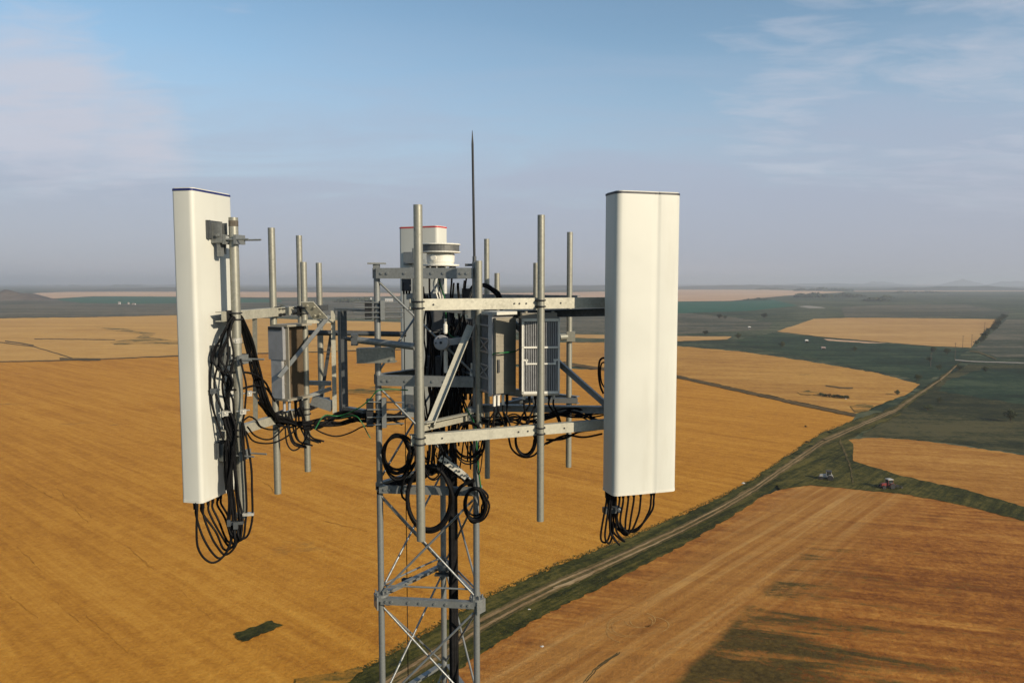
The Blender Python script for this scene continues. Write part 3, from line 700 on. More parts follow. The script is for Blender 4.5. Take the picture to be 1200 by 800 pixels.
# drip loops under the left panel
lab = 'black jumper cable looping down from the underside of the left white panel'; gr = 'jumper loops under the left panel'
lows = [(232, 640, 249, 660), (241, 634, 256, 653), (247, 626, 262, 649), (252, 622, 262, 644), (254, 617, 268, 640), (259, 615, 268, 634), (265, 611, 272, 636), (268, 606, 275, 630)]
ends = [(272, 612), (272, 611), (281, 612), (279, 612), (276, 611), (283, 612), (274, 612), (277, 611)]
for i, (c, (ax, ay, bx, by), (ex, ey)) in enumerate(zip(LC, lows, ends)):
    Y = c.y; s = c-Vector((0, 0, 0.04)); s2 = c-Vector((0, 0, 0.09))
    pts = [s, s2, P(ax, ay, Y), P(bx, by, Y+0.05), P((bx+ex)/2+4, (by+ey)/2+10, 5.12), P(ex, ey, 5.13), P(ex-5+rnd.uniform(-4, 4), 560, 5.12), P(270+rnd.uniform(-6, 6), 520, 5.11)] + ([P(268+rnd.uniform(-8, 8), 490, 5.1)] if i % 4 else [P(268+rnd.uniform(-8, 8), 470, 5.10), P(270+rnd.uniform(-6, 6), 425, 5.12)])
    cable(lab, pts, 0.0078, gr, wob=0.012)
lab = 'black jumper cable hanging to the right of the left panel pipe into a loop'; gr = 'outer jumper loops of the left panel'
for (xs, xe, low, bx) in ((287, 289, 632, 276), (293, 296, 630, 279)):
    cable(lab, PC((284, 492, 5.15), (xs, 540, 5.15), (xe, 590, 5.15), (xe-1, 612, 5.15), ((xe+bx)/2+2, low-2, 5.14), (bx, low, 5.13), (bx-9, 615, 5.12), (bx-8, 585, 5.12), (bx-10, 540, 5.11)), 0.0078, gr, wob=0.006)
m = MB(); c = P(276, 612, 5.13); m.box(c, (0.11, 0.04, 0.022), 0.2); m.box(c+Vector((0.012, -0.03, -0.01)), (0.03, 0.02, 0.05), 0.2); m.box(c+Vector((-0.035, -0.03, 0.006)), (0.022, 0.02, 0.045), 0.2)
solo('cable_clip', m, 'dark_steel', 'metal cable clip gripping the loops at the foot of the left panel pipe', 'cable clip')
m = MB(); m.box(P(291, 602, 5.15), (0.075, 0.03, 0.02), 0.2); solo('cable_clip', m, 'bolt', 'small metal cable clip holding the two cables right of the left panel pipe', 'cable clip')
# bundle running along the left panel pipe
lab = 'black jumper cable strapped along the left panel pipe'; gr = 'cables strapped along the left panel pipe'
for i in range(5):
    x0 = rnd.uniform(258, 276); Y = rnd.uniform(5.08, 5.16)
    pts = PC((273+rnd.uniform(-3, 3), 371+rnd.uniform(-2, 3), 5.17), (x0*0.4+160+rnd.uniform(-2, 2), 390+rnd.uniform(-4, 4), Y), (x0+rnd.uniform(-12, 2), 420, Y-0.02), (rnd.uniform(254, 276), 447, Y-0.03), (rnd.uniform(258, 280), 470, Y), (rnd.uniform(262, 276), 500, Y), (rnd.uniform(262, 274), 530, Y), (rnd.uniform(264, 276), 575, Y))
    cable(lab, pts, 0.0075, gr, wob=0.014)
lab = 'slack black cable curving out between the left panel and its pipe'; gr = 'slack cables beside the left panel'
for pts in (PC((272, 372, 5.15), (264, 385, 5.1), (252, 410, 5.1), (246, 440, 5.1), (248, 470, 5.1), (256, 500, 5.1), (262, 515, 5.1)),
            PC((268, 395, 5.12), (256, 425, 5.1), (251, 450, 5.1), (256, 470, 5.1), (266, 490, 5.1)),
            PC((282, 420, 5.12), (288, 450, 5.12), (287, 480, 5.12), (283, 505, 5.12), (286, 540, 5.12))):
    cable(lab, pts, 0.0068, gr, wob=0.006)
for px, py, Y, lab_ in ((264, 484, 5.06, 'small bright cable clip left of the left panel pipe at the lower beam'), (285, 482, 5.1, 'small bright cable clip right of the left panel pipe at the lower beam'), (292, 461, 5.42, 'bright cable clip on the cable sweep beside the flat strut'), (250, 458, 5.1, 'dark cable clip on the back of the left panel')):
    m = MB(); c = P(px, py, Y); m.box(c, (0.04, 0.03, 0.035), 0.3); m.tube(c+Vector((0, -0.02, 0)), c+Vector((0, -0.01, 0)), 0.009, seg=8); m.tube(c+Vector((-0.045, 0, 0)), c+Vector((0.045, 0, 0.01)), 0.006, seg=6)
    solo('cable_clip', m, 'bolt' if 'bright' in lab_ else 'dark_steel', lab_, 'cable clip')
# heavy run from the pipe head along the frame
lab = 'heavy black cable sweeping down from the left beam to the lower beam'; gr = 'cable sweep on the left frame'
for i in range(4):
    d = i*2.2; cable(lab, PC((273+d, 368, 5.22), (279+d, 376, 5.3), (288+d*1.2, 402, 5.45), (297+d*1.3, 440, 5.55), (308+d, 470, 5.62), (318+d, 484+d, 5.8), (330, 492+d, 5.95)), 0.0105, gr, wob=0.008)
cable('black cable bowing from the left panel pipe over to the grey flanked radio', PC((262, 437, 5.12), (280, 436, 5.2), (296, 438, 5.4), (310, 447, 5.6), (318, 462, 5.7)), 0.008)
cable('lower black cable bowing from the left panel pipe to the grey flanked radio', PC((264, 457, 5.12), (280, 456, 5.2), (298, 452, 5.45), (312, 455, 5.65), (322, 470, 5.75)), 0.008)
lab = 'black cable running along the lower beam of the left frame to the mast'; gr = 'cable run from the left frame to the mast'
for i in range(10):
    j = lambda a=5: rnd.uniform(-a, a)
    pts = PC((306+j(), 472+j(7), 5.7), (320+j(), 486+j(), 5.82), (338+j(), 497+j(5), 5.95), (358+j(), 500+j(6), 6.1), (378+j(), 495+j(7), 6.25), (400+j(), 490+j(8), 6.3), (422+j(), 488+j(6), 6.2), (446+j(), 490+j(6), 6.15), (472+j(), 488+j(10), 6.3))
    cable(lab, pts, rnd.choice((0.0075, 0.009, 0.0105)), gr, wob=0.012)
lab = 'thin black cable sagging below the lower beam of the left frame'; gr = 'sagging cables below the left frame'
for pts in (PC((288, 505, 5.2), (298, 517, 5.4), (318, 519, 5.7), (335, 512, 5.9), (352, 499, 6.05)), PC((290, 500, 5.2), (300, 511, 5.4), (318, 514, 5.7), (336, 498, 5.95)),
            PC((334, 500, 5.92), (336, 518, 5.92), (342, 527, 5.92), (350, 525, 5.95), (358, 514, 6.0), (362, 502, 6.1)), PC((366, 500, 6.1), (378, 507, 6.1), (394, 511, 6.2), (410, 507, 6.2), (424, 500, 6.2), (438, 497, 6.15)),
            PC((284, 494, 5.3), (292, 488, 5.4), (300, 492, 5.5), (306, 500, 5.6), (320, 503, 5.8), (333, 497, 5.95))):
    cable(lab, pts, 0.0062, gr)
lab = 'black cable dropping from the underside of the grey flanked radio'; gr = 'tails of the grey flanked radio'
for c in RCo:
    for k in range(2):
        o = Vector((rnd.uniform(-0.03, 0.03), rnd.uniform(-0.04, 0.03), 0)); cable(lab, [c, c+o-Vector((0, 0, 0.07)), c+o*1.5-Vector((0, 0, 0.16)), c+o*2+Vector((0.04, -0.02, -0.26)), c+o*2+Vector((0.12, 0.05, -0.31))], 0.0072, gr, wob=0.01)
cable('green earth wire from the left frame up to the mid bar of the mast', PC((369, 503, 6.05), (380, 487, 6.1), (398, 487, 6.2), (420, 478, 6.1), (434, 467, 6.05), (442, 458, 6.02), (456, 456, 6.05), (478, 457, 6.1)), 0.0052, m_='green_wire')
cable('short green earth wire dangling below the clamp on the left mast leg', PC((400, 489, 6.2), (416, 487, 6.1), (424, 495, 6.08), (430, 506, 6.08), (434, 513, 6.08)), 0.0045, m_='green_wire')
cable('green earth wire forking down the right mast leg behind the lower beam', PC((546, 478, 5.9), (554, 492, 5.92), (558, 505, 6.0), (559, 530, 6.02), (562, 560, 6.02), (566, 590, 6.02)), 0.0065, m_='green_wire')
cable('green earth wire draped round the front of the beige fronted radio', PC((577, 416, 5.72), (580, 414, 5.72), (592, 413, 5.76), (603, 411.5, 5.86), (608, 409, 6.0)), 0.0055, m_='green_wire')
cable('teal earth wire hanging under the top bar of the mast', PC((512, 318, 6.15), (516, 333, 6.16), (521, 350, 6.2), (523, 372, 6.2), (527, 392, 6.2), (543, 398, 6.2)), 0.0055, m_='green_wire')
# drip loops under the right panel
lab = 'black jumper cable looping below the right white panel'; gr = 'jumper loops under the right panel'
lowR = [(704, 628, 710, 635), (709, 627, 714, 636), (715, 622, 726, 638), (722, 620, 732, 634), (727, 612, 736, 625), (738, 608, 730, 620), (748, 603, 736, 626), (757, 604, 740, 624), (768, 600, 748, 622), (771, 599, 752, 620)]
endR = [(716, 600), (719, 601), (713, 600), (715, 600), (722, 598), (722, 600), (722, 602), (718, 600), (721, 600), (716, 602)]
for i, (c, (ax, ay, bx, by), (ex, ey)) in enumerate(zip(RC, lowR, endR)):
    Y = c.y; pxc = 600+FPX*c.x/(c.y*ct-(c.z-H)*st)
    if i > 4: ax, bx = pxc-3, (pxc+ex)/2+3
    cable(lab, [c-Vector((0, 0, 0.04)), c-Vector((0, 0, 0.08)), P(ax, ay, Y), P(bx, by, Y+0.02), P(ex+(4 if bx > ex else -1), (by+ey)/2+6, Y+0.08), P(ex, ey, Y+0.1), P(ex, 575, Y+0.14)], 0.0078, gr)
m = MB(); c = P(717, 597, 5.5); m.box(c, (0.13, 0.06, 0.04), 0.3); m.lathe(P(725, 597, 5.44), [(0.016, -0.01), (0.016, 0.012), (0.008, 0.016)], 12, (0, -1, 0)); solo('cable_clip', m, 'dark_steel', 'dark cable clip gathering the loops below the right white panel', 'cable clip')
cable('small black cable curling out behind the right white panel', PC((711, 420, 5.62), (706, 419.5, 5.62), (702.5, 424, 5.62), (701.5, 438, 5.62), (703.5, 452, 5.62), (707, 461, 5.62)), 0.008)
cable('thin black cable beside the curl behind the right white panel', PC((710, 424, 5.64), (705, 426, 5.64), (703.5, 436, 5.64), (705, 448, 5.64), (709, 455, 5.64)), 0.006)
# coils
def coil(label, px, py, rx, ry, Y, turns, r, jit=3.0, tail=None, m_='rubber', tilt=0.0):
    pts = []; n = turns*14; gx = gy = 0
    for i in range(n+1):
        a = 2*math.pi*i/14; k = i/14
        if i % 14 == 0: gx, gy = rnd.uniform(-jit, jit), rnd.uniform(-jit, jit)
        x = (rx+gx*0.7)*math.cos(a); y = (ry+gy*0.7)*math.sin(a)
        pts.append(P(px+x*math.cos(tilt)-y*math.sin(tilt)+gx*0.4, py+x*math.sin(tilt)+y*math.cos(tilt)+gy*0.4, Y+0.045*math.sin(k*2.3)+0.02*math.sin(a)))
    if tail: pts += PC(*tail)
    cable(label, pts, r, n=3, m_=m_, name='cable_coil', cat='cable coil')
coil('black cable coil hanging at the left mast leg, left of the thick pipe', 467, 533, 18, 23, 5.95, 10, 0.009, 6.5, [(470, 575, 6.0), (480, 590, 6.05)])
coil('big heavy coil of thick black cable behind the foot of the thick pipe', 504, 583, 27, 37, 5.98, 4, 0.0155, 3.2, [(540, 570, 6.0), (556, 562, 6.0)])
coil('black cable coil hung on the right mast leg below the earthing bar', 557, 590, 12, 18, 5.98, 7, 0.0085, 4.5)
coil('untidy coil of thin cables right under the lower bright beam', 549, 517, 17, 22, 5.85, 7, 0.0055, 5)
coil('loose cable coil tucked behind the thick pipe under the lower beam', 507, 530, 12, 30, 5.9, 4, 0.006, 5)
coil('small cable coil under the grille fronted radio, below the lower bright beam', 616, 515, 12, 17, 5.8, 3, 0.0082, 2.5)
# feeders and vertical runs inside the mast
lab = 'thick black feeder cable running down inside the mast'; gr = 'feeder cables inside the mast'
for i in range(7):
    o = Vector((0.022*math.cos(i*0.9), 0.022*math.sin(i*0.9), 0)) if i else Vector((0, 0, 0))
    b = [P(529+rnd.uniform(-3, 3), 520, 6.4)+o*1.4, P(529.5, 570, 6.42)+o, P(530, 620, 6.42)+o, P(530.5, 700, 6.42)+o, P(531.5, 800, 6.42)+o, Vector((-0.5, 6.43, H-5.2))+o, Vector((-0.5, 6.43, 0.6))+o]
    cable(lab, b, 0.0135, gr, 'rubber_dull')
lab = 'black cable dropping through the crowded mast head'; gr = 'cables in the mast head'
for i in range(30):
    x = rnd.uniform(498, 557); Y = rnd.uniform(6.2, 6.65); y0 = rnd.uniform(322, 400); y1 = rnd.uniform(500, 560)
    pts = [P(x+rnd.uniform(-6, 6), y0+(y1-y0)*k/5, Y+rnd.uniform(-0.05, 0.05)) for k in range(6)]
    cable(lab, pts, rnd.choice((0.007, 0.0085, 0.011)), gr, rnd.choice(('rubber', 'rubber_dull')), wob=0.015)
lab = 'black cable gathered along the mast bar behind the thick pipe'; gr = 'cables along the third mast bar'
for i in range(8):
    j = lambda a=4: rnd.uniform(-a, a)
    cable(lab, PC((445+j(), 574+j(), 6.14), (466+j(), 566+j(), 6.12), (492+j(), 558+j(), 6.1), (512+j(), 549+j(), 6.1), (530+j(), 552+j(), 6.1), (546+j(), 562+j(), 6.1), (558+j(), 574+j(), 6.1)), 0.0095, gr, wob=0.01)
lab = 'thin black wire dangling under the lower bright beam'; gr = 'thin dangling wires under the lower beam'
for i in range(16):
    x = rnd.uniform(500, 570); dx = rnd.uniform(-16, 14); low = rnd.uniform(530, 556)
    cable(lab, PC((x, 505, 5.85), (x+dx*0.2, 520, 5.9), (x+dx*0.7, low, 5.95), (x+dx*1.3, low-rnd.uniform(3, 10), 6.0), (x+dx*1.7, low-rnd.uniform(10, 30), 6.05)), rnd.choice((0.0045, 0.006)), gr)
lab = 'black cable lying along the arms under the radios on the near frame'; gr = 'cable run under the near radios'
for i in range(8):
    j = lambda a=4: rnd.uniform(-a, a)
    cable(lab, PC((556+j(), 492+j(8), 6.0), (580+j(), 494+j(7), 5.95), (600+j(), 490+j(7), 5.9), (622+j(), 493+j(7), 5.9), (648+j(), 489+j(6), 5.85), (676+j(), 486+j(7), 5.82), (706+j(), 488+j(9), 5.8), (740, 486+j(), 5.8)), rnd.choice((0.006, 0.0085)), gr, wob=0.01)
lab = 'black cable sagging below the right half of the lower bright beam'; gr = 'sagging cables on the near frame'
for pts in (PC((640, 515, 5.75), (660, 514, 5.75), (678, 506, 5.75), (698, 503, 5.75), (712, 500, 5.75)), PC((596, 512, 5.8), (600, 526, 5.8), (612, 535, 5.8), (626, 533, 5.75), (640, 519, 5.75), (664, 512, 5.75)), PC((640, 520, 5.8), (662, 510, 5.8), (684, 512, 5.8), (706, 508, 5.8))):
    cable(lab, pts, 0.008, gr)
lab = 'black cable tail leaving the underside of the grille fronted radio'; gr = 'tails of the grille fronted radio'
for c in RB_out:
    o = Vector((rnd.uniform(-0.06, 0.06), rnd.uniform(-0.02, 0.06), 0)); cable(lab, [c, c-Vector((0, 0, 0.05)), c+o-Vector((0, 0, 0.13)), c+o*1.6-Vector((0, 0, 0.2)), c+o*3-Vector((0.02, 0, 0.27))], 0.0078, gr)
lab = 'black cable tail leaving the underside of the beige fronted radio'; gr = 'tails of the beige fronted radio'
for c in RA_out:
    for k in range(2):
        o = Vector((rnd.uniform(-0.05, 0.04), rnd.uniform(-0.02, 0.06), 0)); cable(lab, [c, c-Vector((0, 0, 0.05)), c+o-Vector((0, 0, 0.12)), c+o*1.6-Vector((0, 0, 0.2)), c+o*2.5-Vector((0.03, 0, 0.25))], 0.0072, gr)
lab = 'black cable bunched behind the top of the right mast leg'; gr = 'cables behind the top of the right mast leg'
for i in range(7):
    j = lambda a=3: rnd.uniform(-a, a)
    cable(lab, PC((545+j(), 350+j(), 6.4), (556+j(), 338+j(5), 6.4), (570+j(), 335+j(), 6.5), (580+j(), 342+j(), 6.5), (586+j(), 352+j(), 6.5), (588, 366, 6.5)), 0.0095, gr)
lab = 'pale loose wire hanging inside the mast under the top bar'; gr = 'pale wires in the mast head'
for i in range(3):
    x = 510+i*4; cable(lab, PC((x, 324, 6.2), (x-2+i, 335, 6.2), (x+3-i, 350, 6.2), (x+1, 362, 6.25)), 0.0065, gr, 'white_plastic')
q0 = Vector((Xp(473, 7.0), 7.0, H+0.0)); cable('thin straight wire hanging from the mast head left of the thick pipe', [q0, q0-Vector((0, 0, 3)), q0-Vector((0, 0, 6)), Vector((q0.x, 7.0, 0))], 0.0042, m_='rubber_dull')
m = MB(); c = P(474, 679, 7.0); m.lathe(c, [(0.012, -0.02), (0.03, -0.01), (0.03, 0.01), (0.012, 0.02)], 14); m.tube(c, c+Vector((0.07, 0, 0.03)), 0.008, seg=8); solo('wire_weight', m, 'black_iron', 'small black weight clipped on the thin straight wire', 'wire clip')
# ================================================================== LAND
def field_mat(name, c_lo, c_mid, c_hi, row, streak=(0.012, 0.35), grain=1.0, tram=0.0, blotch=0.008, bumpd=0.25, extra=None, fine_row=0.0, contrast=1.0):
    """cropped land: broad blotches, streaks along the rows, grain, tramlines"""
    m = bpy.data.materials.new(name); nt, b = nodes_of(m)
    v = coords(nt); vr = coords(nt, row, (streak[0], streak[1], 1)); vr2 = coords(nt, row, (streak[0]*3.5, streak[1]*3.2, 1))
    big = nz(nt, v, blotch, 5, 0.6, 0.6); st_ = nz(nt, vr, 1.0, 6, 0.62, 0.3); st2 = nz(nt, vr2, 1.0, 4, 0.6); gr = nz(nt, v, grain, 5, 0.75); gr2 = nz(nt, v, grain*0.22, 4, 0.7)
    f = 0.5
    for n_, w_ in ((big, 0.6), (st_, 0.7), (st2, 0.55), (gr, 0.7), (gr2, 0.55)):
        f = math_(nt, 'ADD', f, math_(nt, 'MULTIPLY', math_(nt, 'SUBTRACT', n_, 0.5), w_*contrast))
    c = ramp(nt, f, [(0.25, c_lo), (0.5, c_mid), (0.75, c_hi)])
    if fine_row:
        wv = N(nt, 'ShaderNodeTexWave'); wv.inputs['Scale'].default_value = fine_row; wv.inputs['Distortion'].default_value = 1.5; wv.inputs['Detail'].default_value = 3; wv.inputs['Detail Scale'].default_value = 0.4; wv.bands_direction = 'Y'
        nt.links.new(coords(nt, row), wv.inputs['Vector'])
        k = math_(nt, 'MULTIPLY', ramp(nt, wv.outputs['Fac'], [(0.2, 1.0), (0.8, 0.0)]), ramp(nt, big, [(0.42, 0.0), (0.62, 0.22)]))
        c = mixc(nt, k, c, c_lo)
    if tram:
        wv = N(nt, 'ShaderNodeTexWave'); wv.inputs['Scale'].default_value = tram; wv.inputs['Distortion'].default_value = 0.9; wv.inputs['Detail'].default_value = 2; wv.inputs['Detail Scale'].default_value = 0.05; wv.bands_direction = 'Y'
        nt.links.new(coords(nt, row), wv.inputs['Vector'])
        k = math_(nt, 'MULTIPLY', ramp(nt, wv.outputs['Fac'], [(0.955, 0.0), (0.99, 1.0)]), ramp(nt, nz(nt, coords(nt, row, (0.02, 0.05, 1)), 1, 4), [(0.46, 0.0), (0.62, 0.6)]))
        c = mixc(nt, k, c, tuple(x*0.55 for x in c_lo))
    if extra: c = extra(nt, c, f, gr)
    nt.links.new(c, b.inputs['Base Color']); b.inputs['Roughness'].default_value = 0.95; b.inputs['Specular IOR Level'].default_value = 0.1
    if bumpd: bump(nt, b, math_(nt, 'ADD', gr, math_(nt, 'MULTIPLY', st_, 1.5)), 0.6, bumpd)
    MATS[name] = m; return m

def g2(px, py): p = G(px, py); return Vector((p.x, p.y, 0))
row_main = math.atan2(-0.66, 0.75)
rowF = math.atan2(g2(1200, 650).y-g2(900, 625).y, g2(1200, 650).x-g2(900, 625).x)
trk = g2(800, 620)-g2(560, 735); trk_a = math.atan2(trk.y, trk.x)

def spots(nt, c, f, gr):          # scattered bare or weedy spots in the big field
    v = coords(nt, 0.1, (0.035, 0.06, 1)); d = ramp(nt, nz(nt, v, 0.8, 6, 0.72), [(0.63, 0.0), (0.72, 0.75)])
    return mixc(nt, d, c, (0.14, 0.085, 0.03))
field_mat('wheat', (0.305, 0.120, 0.012), (0.435, 0.192, 0.022), (0.54, 0.265, 0.039), row_main, (0.012, 0.22), 1.6, 0.0, 0.010, 0.3, spots, 0.42, 0.9)
field_mat('wheat_pale', (0.36, 0.185, 0.045), (0.46, 0.255, 0.068), (0.55, 0.325, 0.095), 0.0, (0.004, 0.03), 0.4, 0.0, 0.006, 0.1, None, 0, 0.8)
# lower right stubble: weeds spreading from a straight field edge, a pale worked headland along the track
Lp, Lq = g2(783, 800), g2(893, 690); ld = (Lq-Lp).normalized(); ln = Vector((ld.y, -ld.x, 0))
Ep, Eq = g2(558, 790), g2(925, 572); ed = (Eq-Ep).normalized(); en = Vector((ed.y, -ed.x, 0))
def lin(nt, p, n, warp=None, amp=0.0):
    tc = N(nt, 'ShaderNodeTexCoord'); sub = N(nt, 'ShaderNodeVectorMath', operation='SUBTRACT'); sub.inputs[1].default_value = p; nt.links.new(tc.outputs['Object'], sub.inputs[0])
    dt = N(nt, 'ShaderNodeVectorMath', operation='DOT_PRODUCT'); dt.inputs[1].default_value = n; nt.links.new(sub.outputs[0], dt.inputs[0])
    o = dt.outputs['Value']
    if warp is not None: o = math_(nt, 'ADD', o, math_(nt, 'MULTIPLY', math_(nt, 'SUBTRACT', warp, 0.5), amp))
    return o
def weeds(nt, c, f, gr):
    vr = coords(nt, rowF, (0.03, 0.16, 1)); wn = nz(nt, vr, 1.0, 6, 0.68, 0.4); blot = nz(nt, coords(nt), 0.07, 5, 0.7)
    # headland
    hd = lin(nt, Ep, en, blot, 10); hm = math_(nt, 'MULTIPLY', ramp(nt, math_(nt, 'MULTIPLY', hd, 0.02), [(0.0, 0.2), (0.10, 0.85), (0.36, 0.7), (0.62, 0.0)]), 0.8)
    va = coords(nt, trk_a, (0.015, 0.55, 1)); sl = nz(nt, va, 1.0, 5, 0.65)
    hc = ramp(nt, sl, [(0.32, (0.22, 0.09, 0.018)), (0.5, (0.36, 0.175, 0.042)), (0.66, (0.50, 0.30, 0.10))])
    c = mixc(nt, hm, c, hc)
    # weeds right of the straight edge
    e = lin(nt, Lp, ln, blot, 5); edge = ramp(nt, math_(nt, 'MULTIPLY', e, 0.2), [(0.0, 0.0), (0.28, 1.0)])
    fade = math_(nt, 'ADD', 1.0, math_(nt, 'MULTIPLY', lin(nt, Lp, ln), -0.028)); along = math_(nt, 'ADD', 1.12, math_(nt, 'MULTIPLY', lin(nt, Lp, ld), -0.017))
    amt = math_(nt, 'MULTIPLY', math_(nt, 'MULTIPLY', fade, along, True), 0.56, True)
    k = math_(nt, 'ADD', math_(nt, 'ADD', math_(nt, 'ADD', 0.5, math_(nt, 'MULTIPLY', math_(nt, 'SUBTRACT', wn, 0.5), 2.2)), amt), math_(nt, 'MULTIPLY', math_(nt, 'SUBTRACT', gr, 0.5), 0.8))
    wm = math_(nt, 'MULTIPLY', ramp(nt, k, [(0.70, 0.0), (0.95, 0.95)]), edge)
    gc = ramp(nt, gr, [(0.35, (0.028, 0.022, 0.006)), (0.65, (0.085, 0.06, 0.014))])
    c = mixc(nt, wm, c, gc)
    return c
field_mat('stubble', (0.155, 0.05, 0.009), (0.29, 0.108, 0.018), (0.44, 0.20, 0.04), rowF, (0.012, 0.20), 1.2, 0.0, 0.014, 0.3, weeds, 0.28, 1.15)
field_mat('wheat_upper', (0.27, 0.125, 0.026), (0.38, 0.19, 0.04), (0.48, 0.265, 0.065), rowF, (0.007, 0.07), 0.5, 0.0, 0.008, 0.2, spots)
field_mat('wheat_right', (0.22, 0.09, 0.015), (0.33, 0.145, 0.027), (0.45, 0.23, 0.052), rowF, (0.010, 0.14), 0.9, 0.0, 0.014, 0.25, spots)
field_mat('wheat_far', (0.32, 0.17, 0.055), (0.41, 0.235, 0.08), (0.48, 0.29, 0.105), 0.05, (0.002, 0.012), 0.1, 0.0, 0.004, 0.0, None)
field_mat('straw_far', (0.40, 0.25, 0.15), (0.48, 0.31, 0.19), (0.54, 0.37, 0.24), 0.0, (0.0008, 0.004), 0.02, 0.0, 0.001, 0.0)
field_mat('steppe', (0.012, 0.022, 0.010), (0.036, 0.052, 0.025), (0.10, 0.105, 0.058), 0.03, (0.004, 0.03), 0.25, 0.0, 0.004, 0.2, None, 0, 1.9)
field_mat('pasture', (0.013, 0.018, 0.006), (0.034, 0.037, 0.013), (0.075, 0.066, 0.026), -0.12, (0.006, 0.05), 0.6, 0.0, 0.012, 0.25, None, 0, 1.8)
field_mat('fallow', (0.035, 0.044, 0.026), (0.078, 0.076, 0.05), (0.14, 0.12, 0.082), 0.02, (0.003, 0.02), 0.2, 0.0, 0.003, 0.1, None, 0, 1.9)
field_mat('teal_crop', (0.008, 0.056, 0.032), (0.012, 0.08, 0.046), (0.024, 0.10, 0.058), 0.0, (0.002, 0.014), 0.1, 0.0, 0.003, 0.0)
field_mat('dark_crop', (0.007, 0.016, 0.007), (0.014, 0.034, 0.016), (0.042, 0.062, 0.030), -0.1, (0.004, 0.03), 0.3, 0.0, 0.008, 0.1, None, 0, 1.7)
field_mat('verge', (0.016, 0.018, 0.003), (0.042, 0.042, 0.007), (0.10, 0.082, 0.018), trk_a, (0.03, 0.4), 1.4, 0.0, 0.04, 0.3, None, 0, 1.5)
field_mat('dirt', (0.15, 0.092, 0.038), (0.25, 0.165, 0.08), (0.36, 0.26, 0.14), trk_a, (0.03, 1.2), 1.2, 0.0, 0.05, 0.15)
field_mat('track_grass', (0.035, 0.032, 0.009), (0.085, 0.065, 0.022), (0.18, 0.125, 0.05), trk_a, (0.02, 1.0), 1.3, 0.0, 0.04, 0.2)
field_mat('soil_line', (0.05, 0.035, 0.012), (0.09, 0.058, 0.02), (0.14, 0.09, 0.034), 0.0, (0.02, 0.1), 0.8, 0.0, 0.02, 0.0)
field_mat('white_road', (0.2, 0.185, 0.155), (0.26, 0.24, 0.20), (0.33, 0.30, 0.25), 0.0, (0.02, 0.1), 0.6, 0.0, 0.02, 0.0)
field_mat('hill_scrub', (0.040, 0.036, 0.030), (0.075, 0.063, 0.052), (0.11, 0.09, 0.073), 0.0, (0.004, 0.02), 0.05, 0.0, 0.004, 0.0)
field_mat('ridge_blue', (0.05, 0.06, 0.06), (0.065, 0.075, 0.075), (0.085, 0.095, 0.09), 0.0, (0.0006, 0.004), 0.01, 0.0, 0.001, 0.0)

field_mat('tyre_mark', (0.2, 0.09, 0.02), (0.36, 0.19, 0.055), (0.44, 0.26, 0.085), trk_a, (0.3, 0.3), 1.5, 0.0, 0.05, 0.0)
def patchy(bg_):                   # weeds thinning out into the straw
    def g(nt, c, f, gr):
        k = nz(nt, coords(nt, 0.0, (0.05, 0.10, 1)), 1.0, 6, 0.75); return mixc(nt, ramp(nt, k, [(0.44, 0.0), (0.60, 1.0)]), bg_, c)
    return g
for nm_, bg_ in (('weed_patch', (0.43, 0.19, 0.021)), ('weed_patch_upper', (0.38, 0.19, 0.04)), ('weed_patch_pale', (0.46, 0.255, 0.068))):
    field_mat(nm_, (0.03, 0.034, 0.008), (0.055, 0.055, 0.014), (0.10, 0.085, 0.026), 0.0, (0.03, 0.1), 1.4, 0.0, 0.03, 0.3, patchy(bg_))
def jit_line(pts, a, closed):
    out = []; n = len(pts)
    for i in range(n if closed else n-1):
        (x0, y0), (x1, y1) = pts[i], pts[(i+1) % n]
        L = math.hypot(x1-x0, (y1-y0)*2); k = max(1, min(60, int(L/4)))
        for j in range(k):
            t = j/k; x, y = x0+(x1-x0)*t, y0+(y1-y0)*t
            q = Vector((x*0.11, y*0.23, 3.1)); f = min(1.0, max(0.08, (y-HOR)/110.0))
            dx = noise.noise(q)*2.4+rnd.uniform(-1, 1)*0.8; dy = noise.noise(q+Vector((9, 4, 2)))*1.0+rnd.uniform(-1, 1)*0.35
            out.append((x+dx*a*f, y+dy*a*f))
    if not closed: out.append(pts[-1])
    return out
def sheet(name, pxs, m, z, a=1.0, thick=0.0):
    pts = [G(x, y, z) for x, y in jit_line(pxs, a, True)]
    tris = tessellate_polygon([pts]); mb = MB()
    fs = []
    for t in tris:
        i, j, k = t; nrm = (pts[j]-pts[i]).cross(pts[k]-pts[i]).z
        fs.append((i, j, k) if nrm > 0 else (i, k, j))
    mb.add(pts, fs)
    return solo(name, mb, m, kind='structure', origin=(0, 0, 0))
def strip(name, line, hw, m, z, a=0.6):
    """hw: half height of the strip seen from above, in survey pixels, constant or per point"""
    hs = hw if isinstance(hw, (list, tuple)) else [hw]*len(line)
    up = [(x, y-h) for (x, y), h in zip(line, hs)]; dn = [(x, y+h) for (x, y), h in zip(line, hs)]
    return sheet(name, up+dn[::-1], m, z, a)
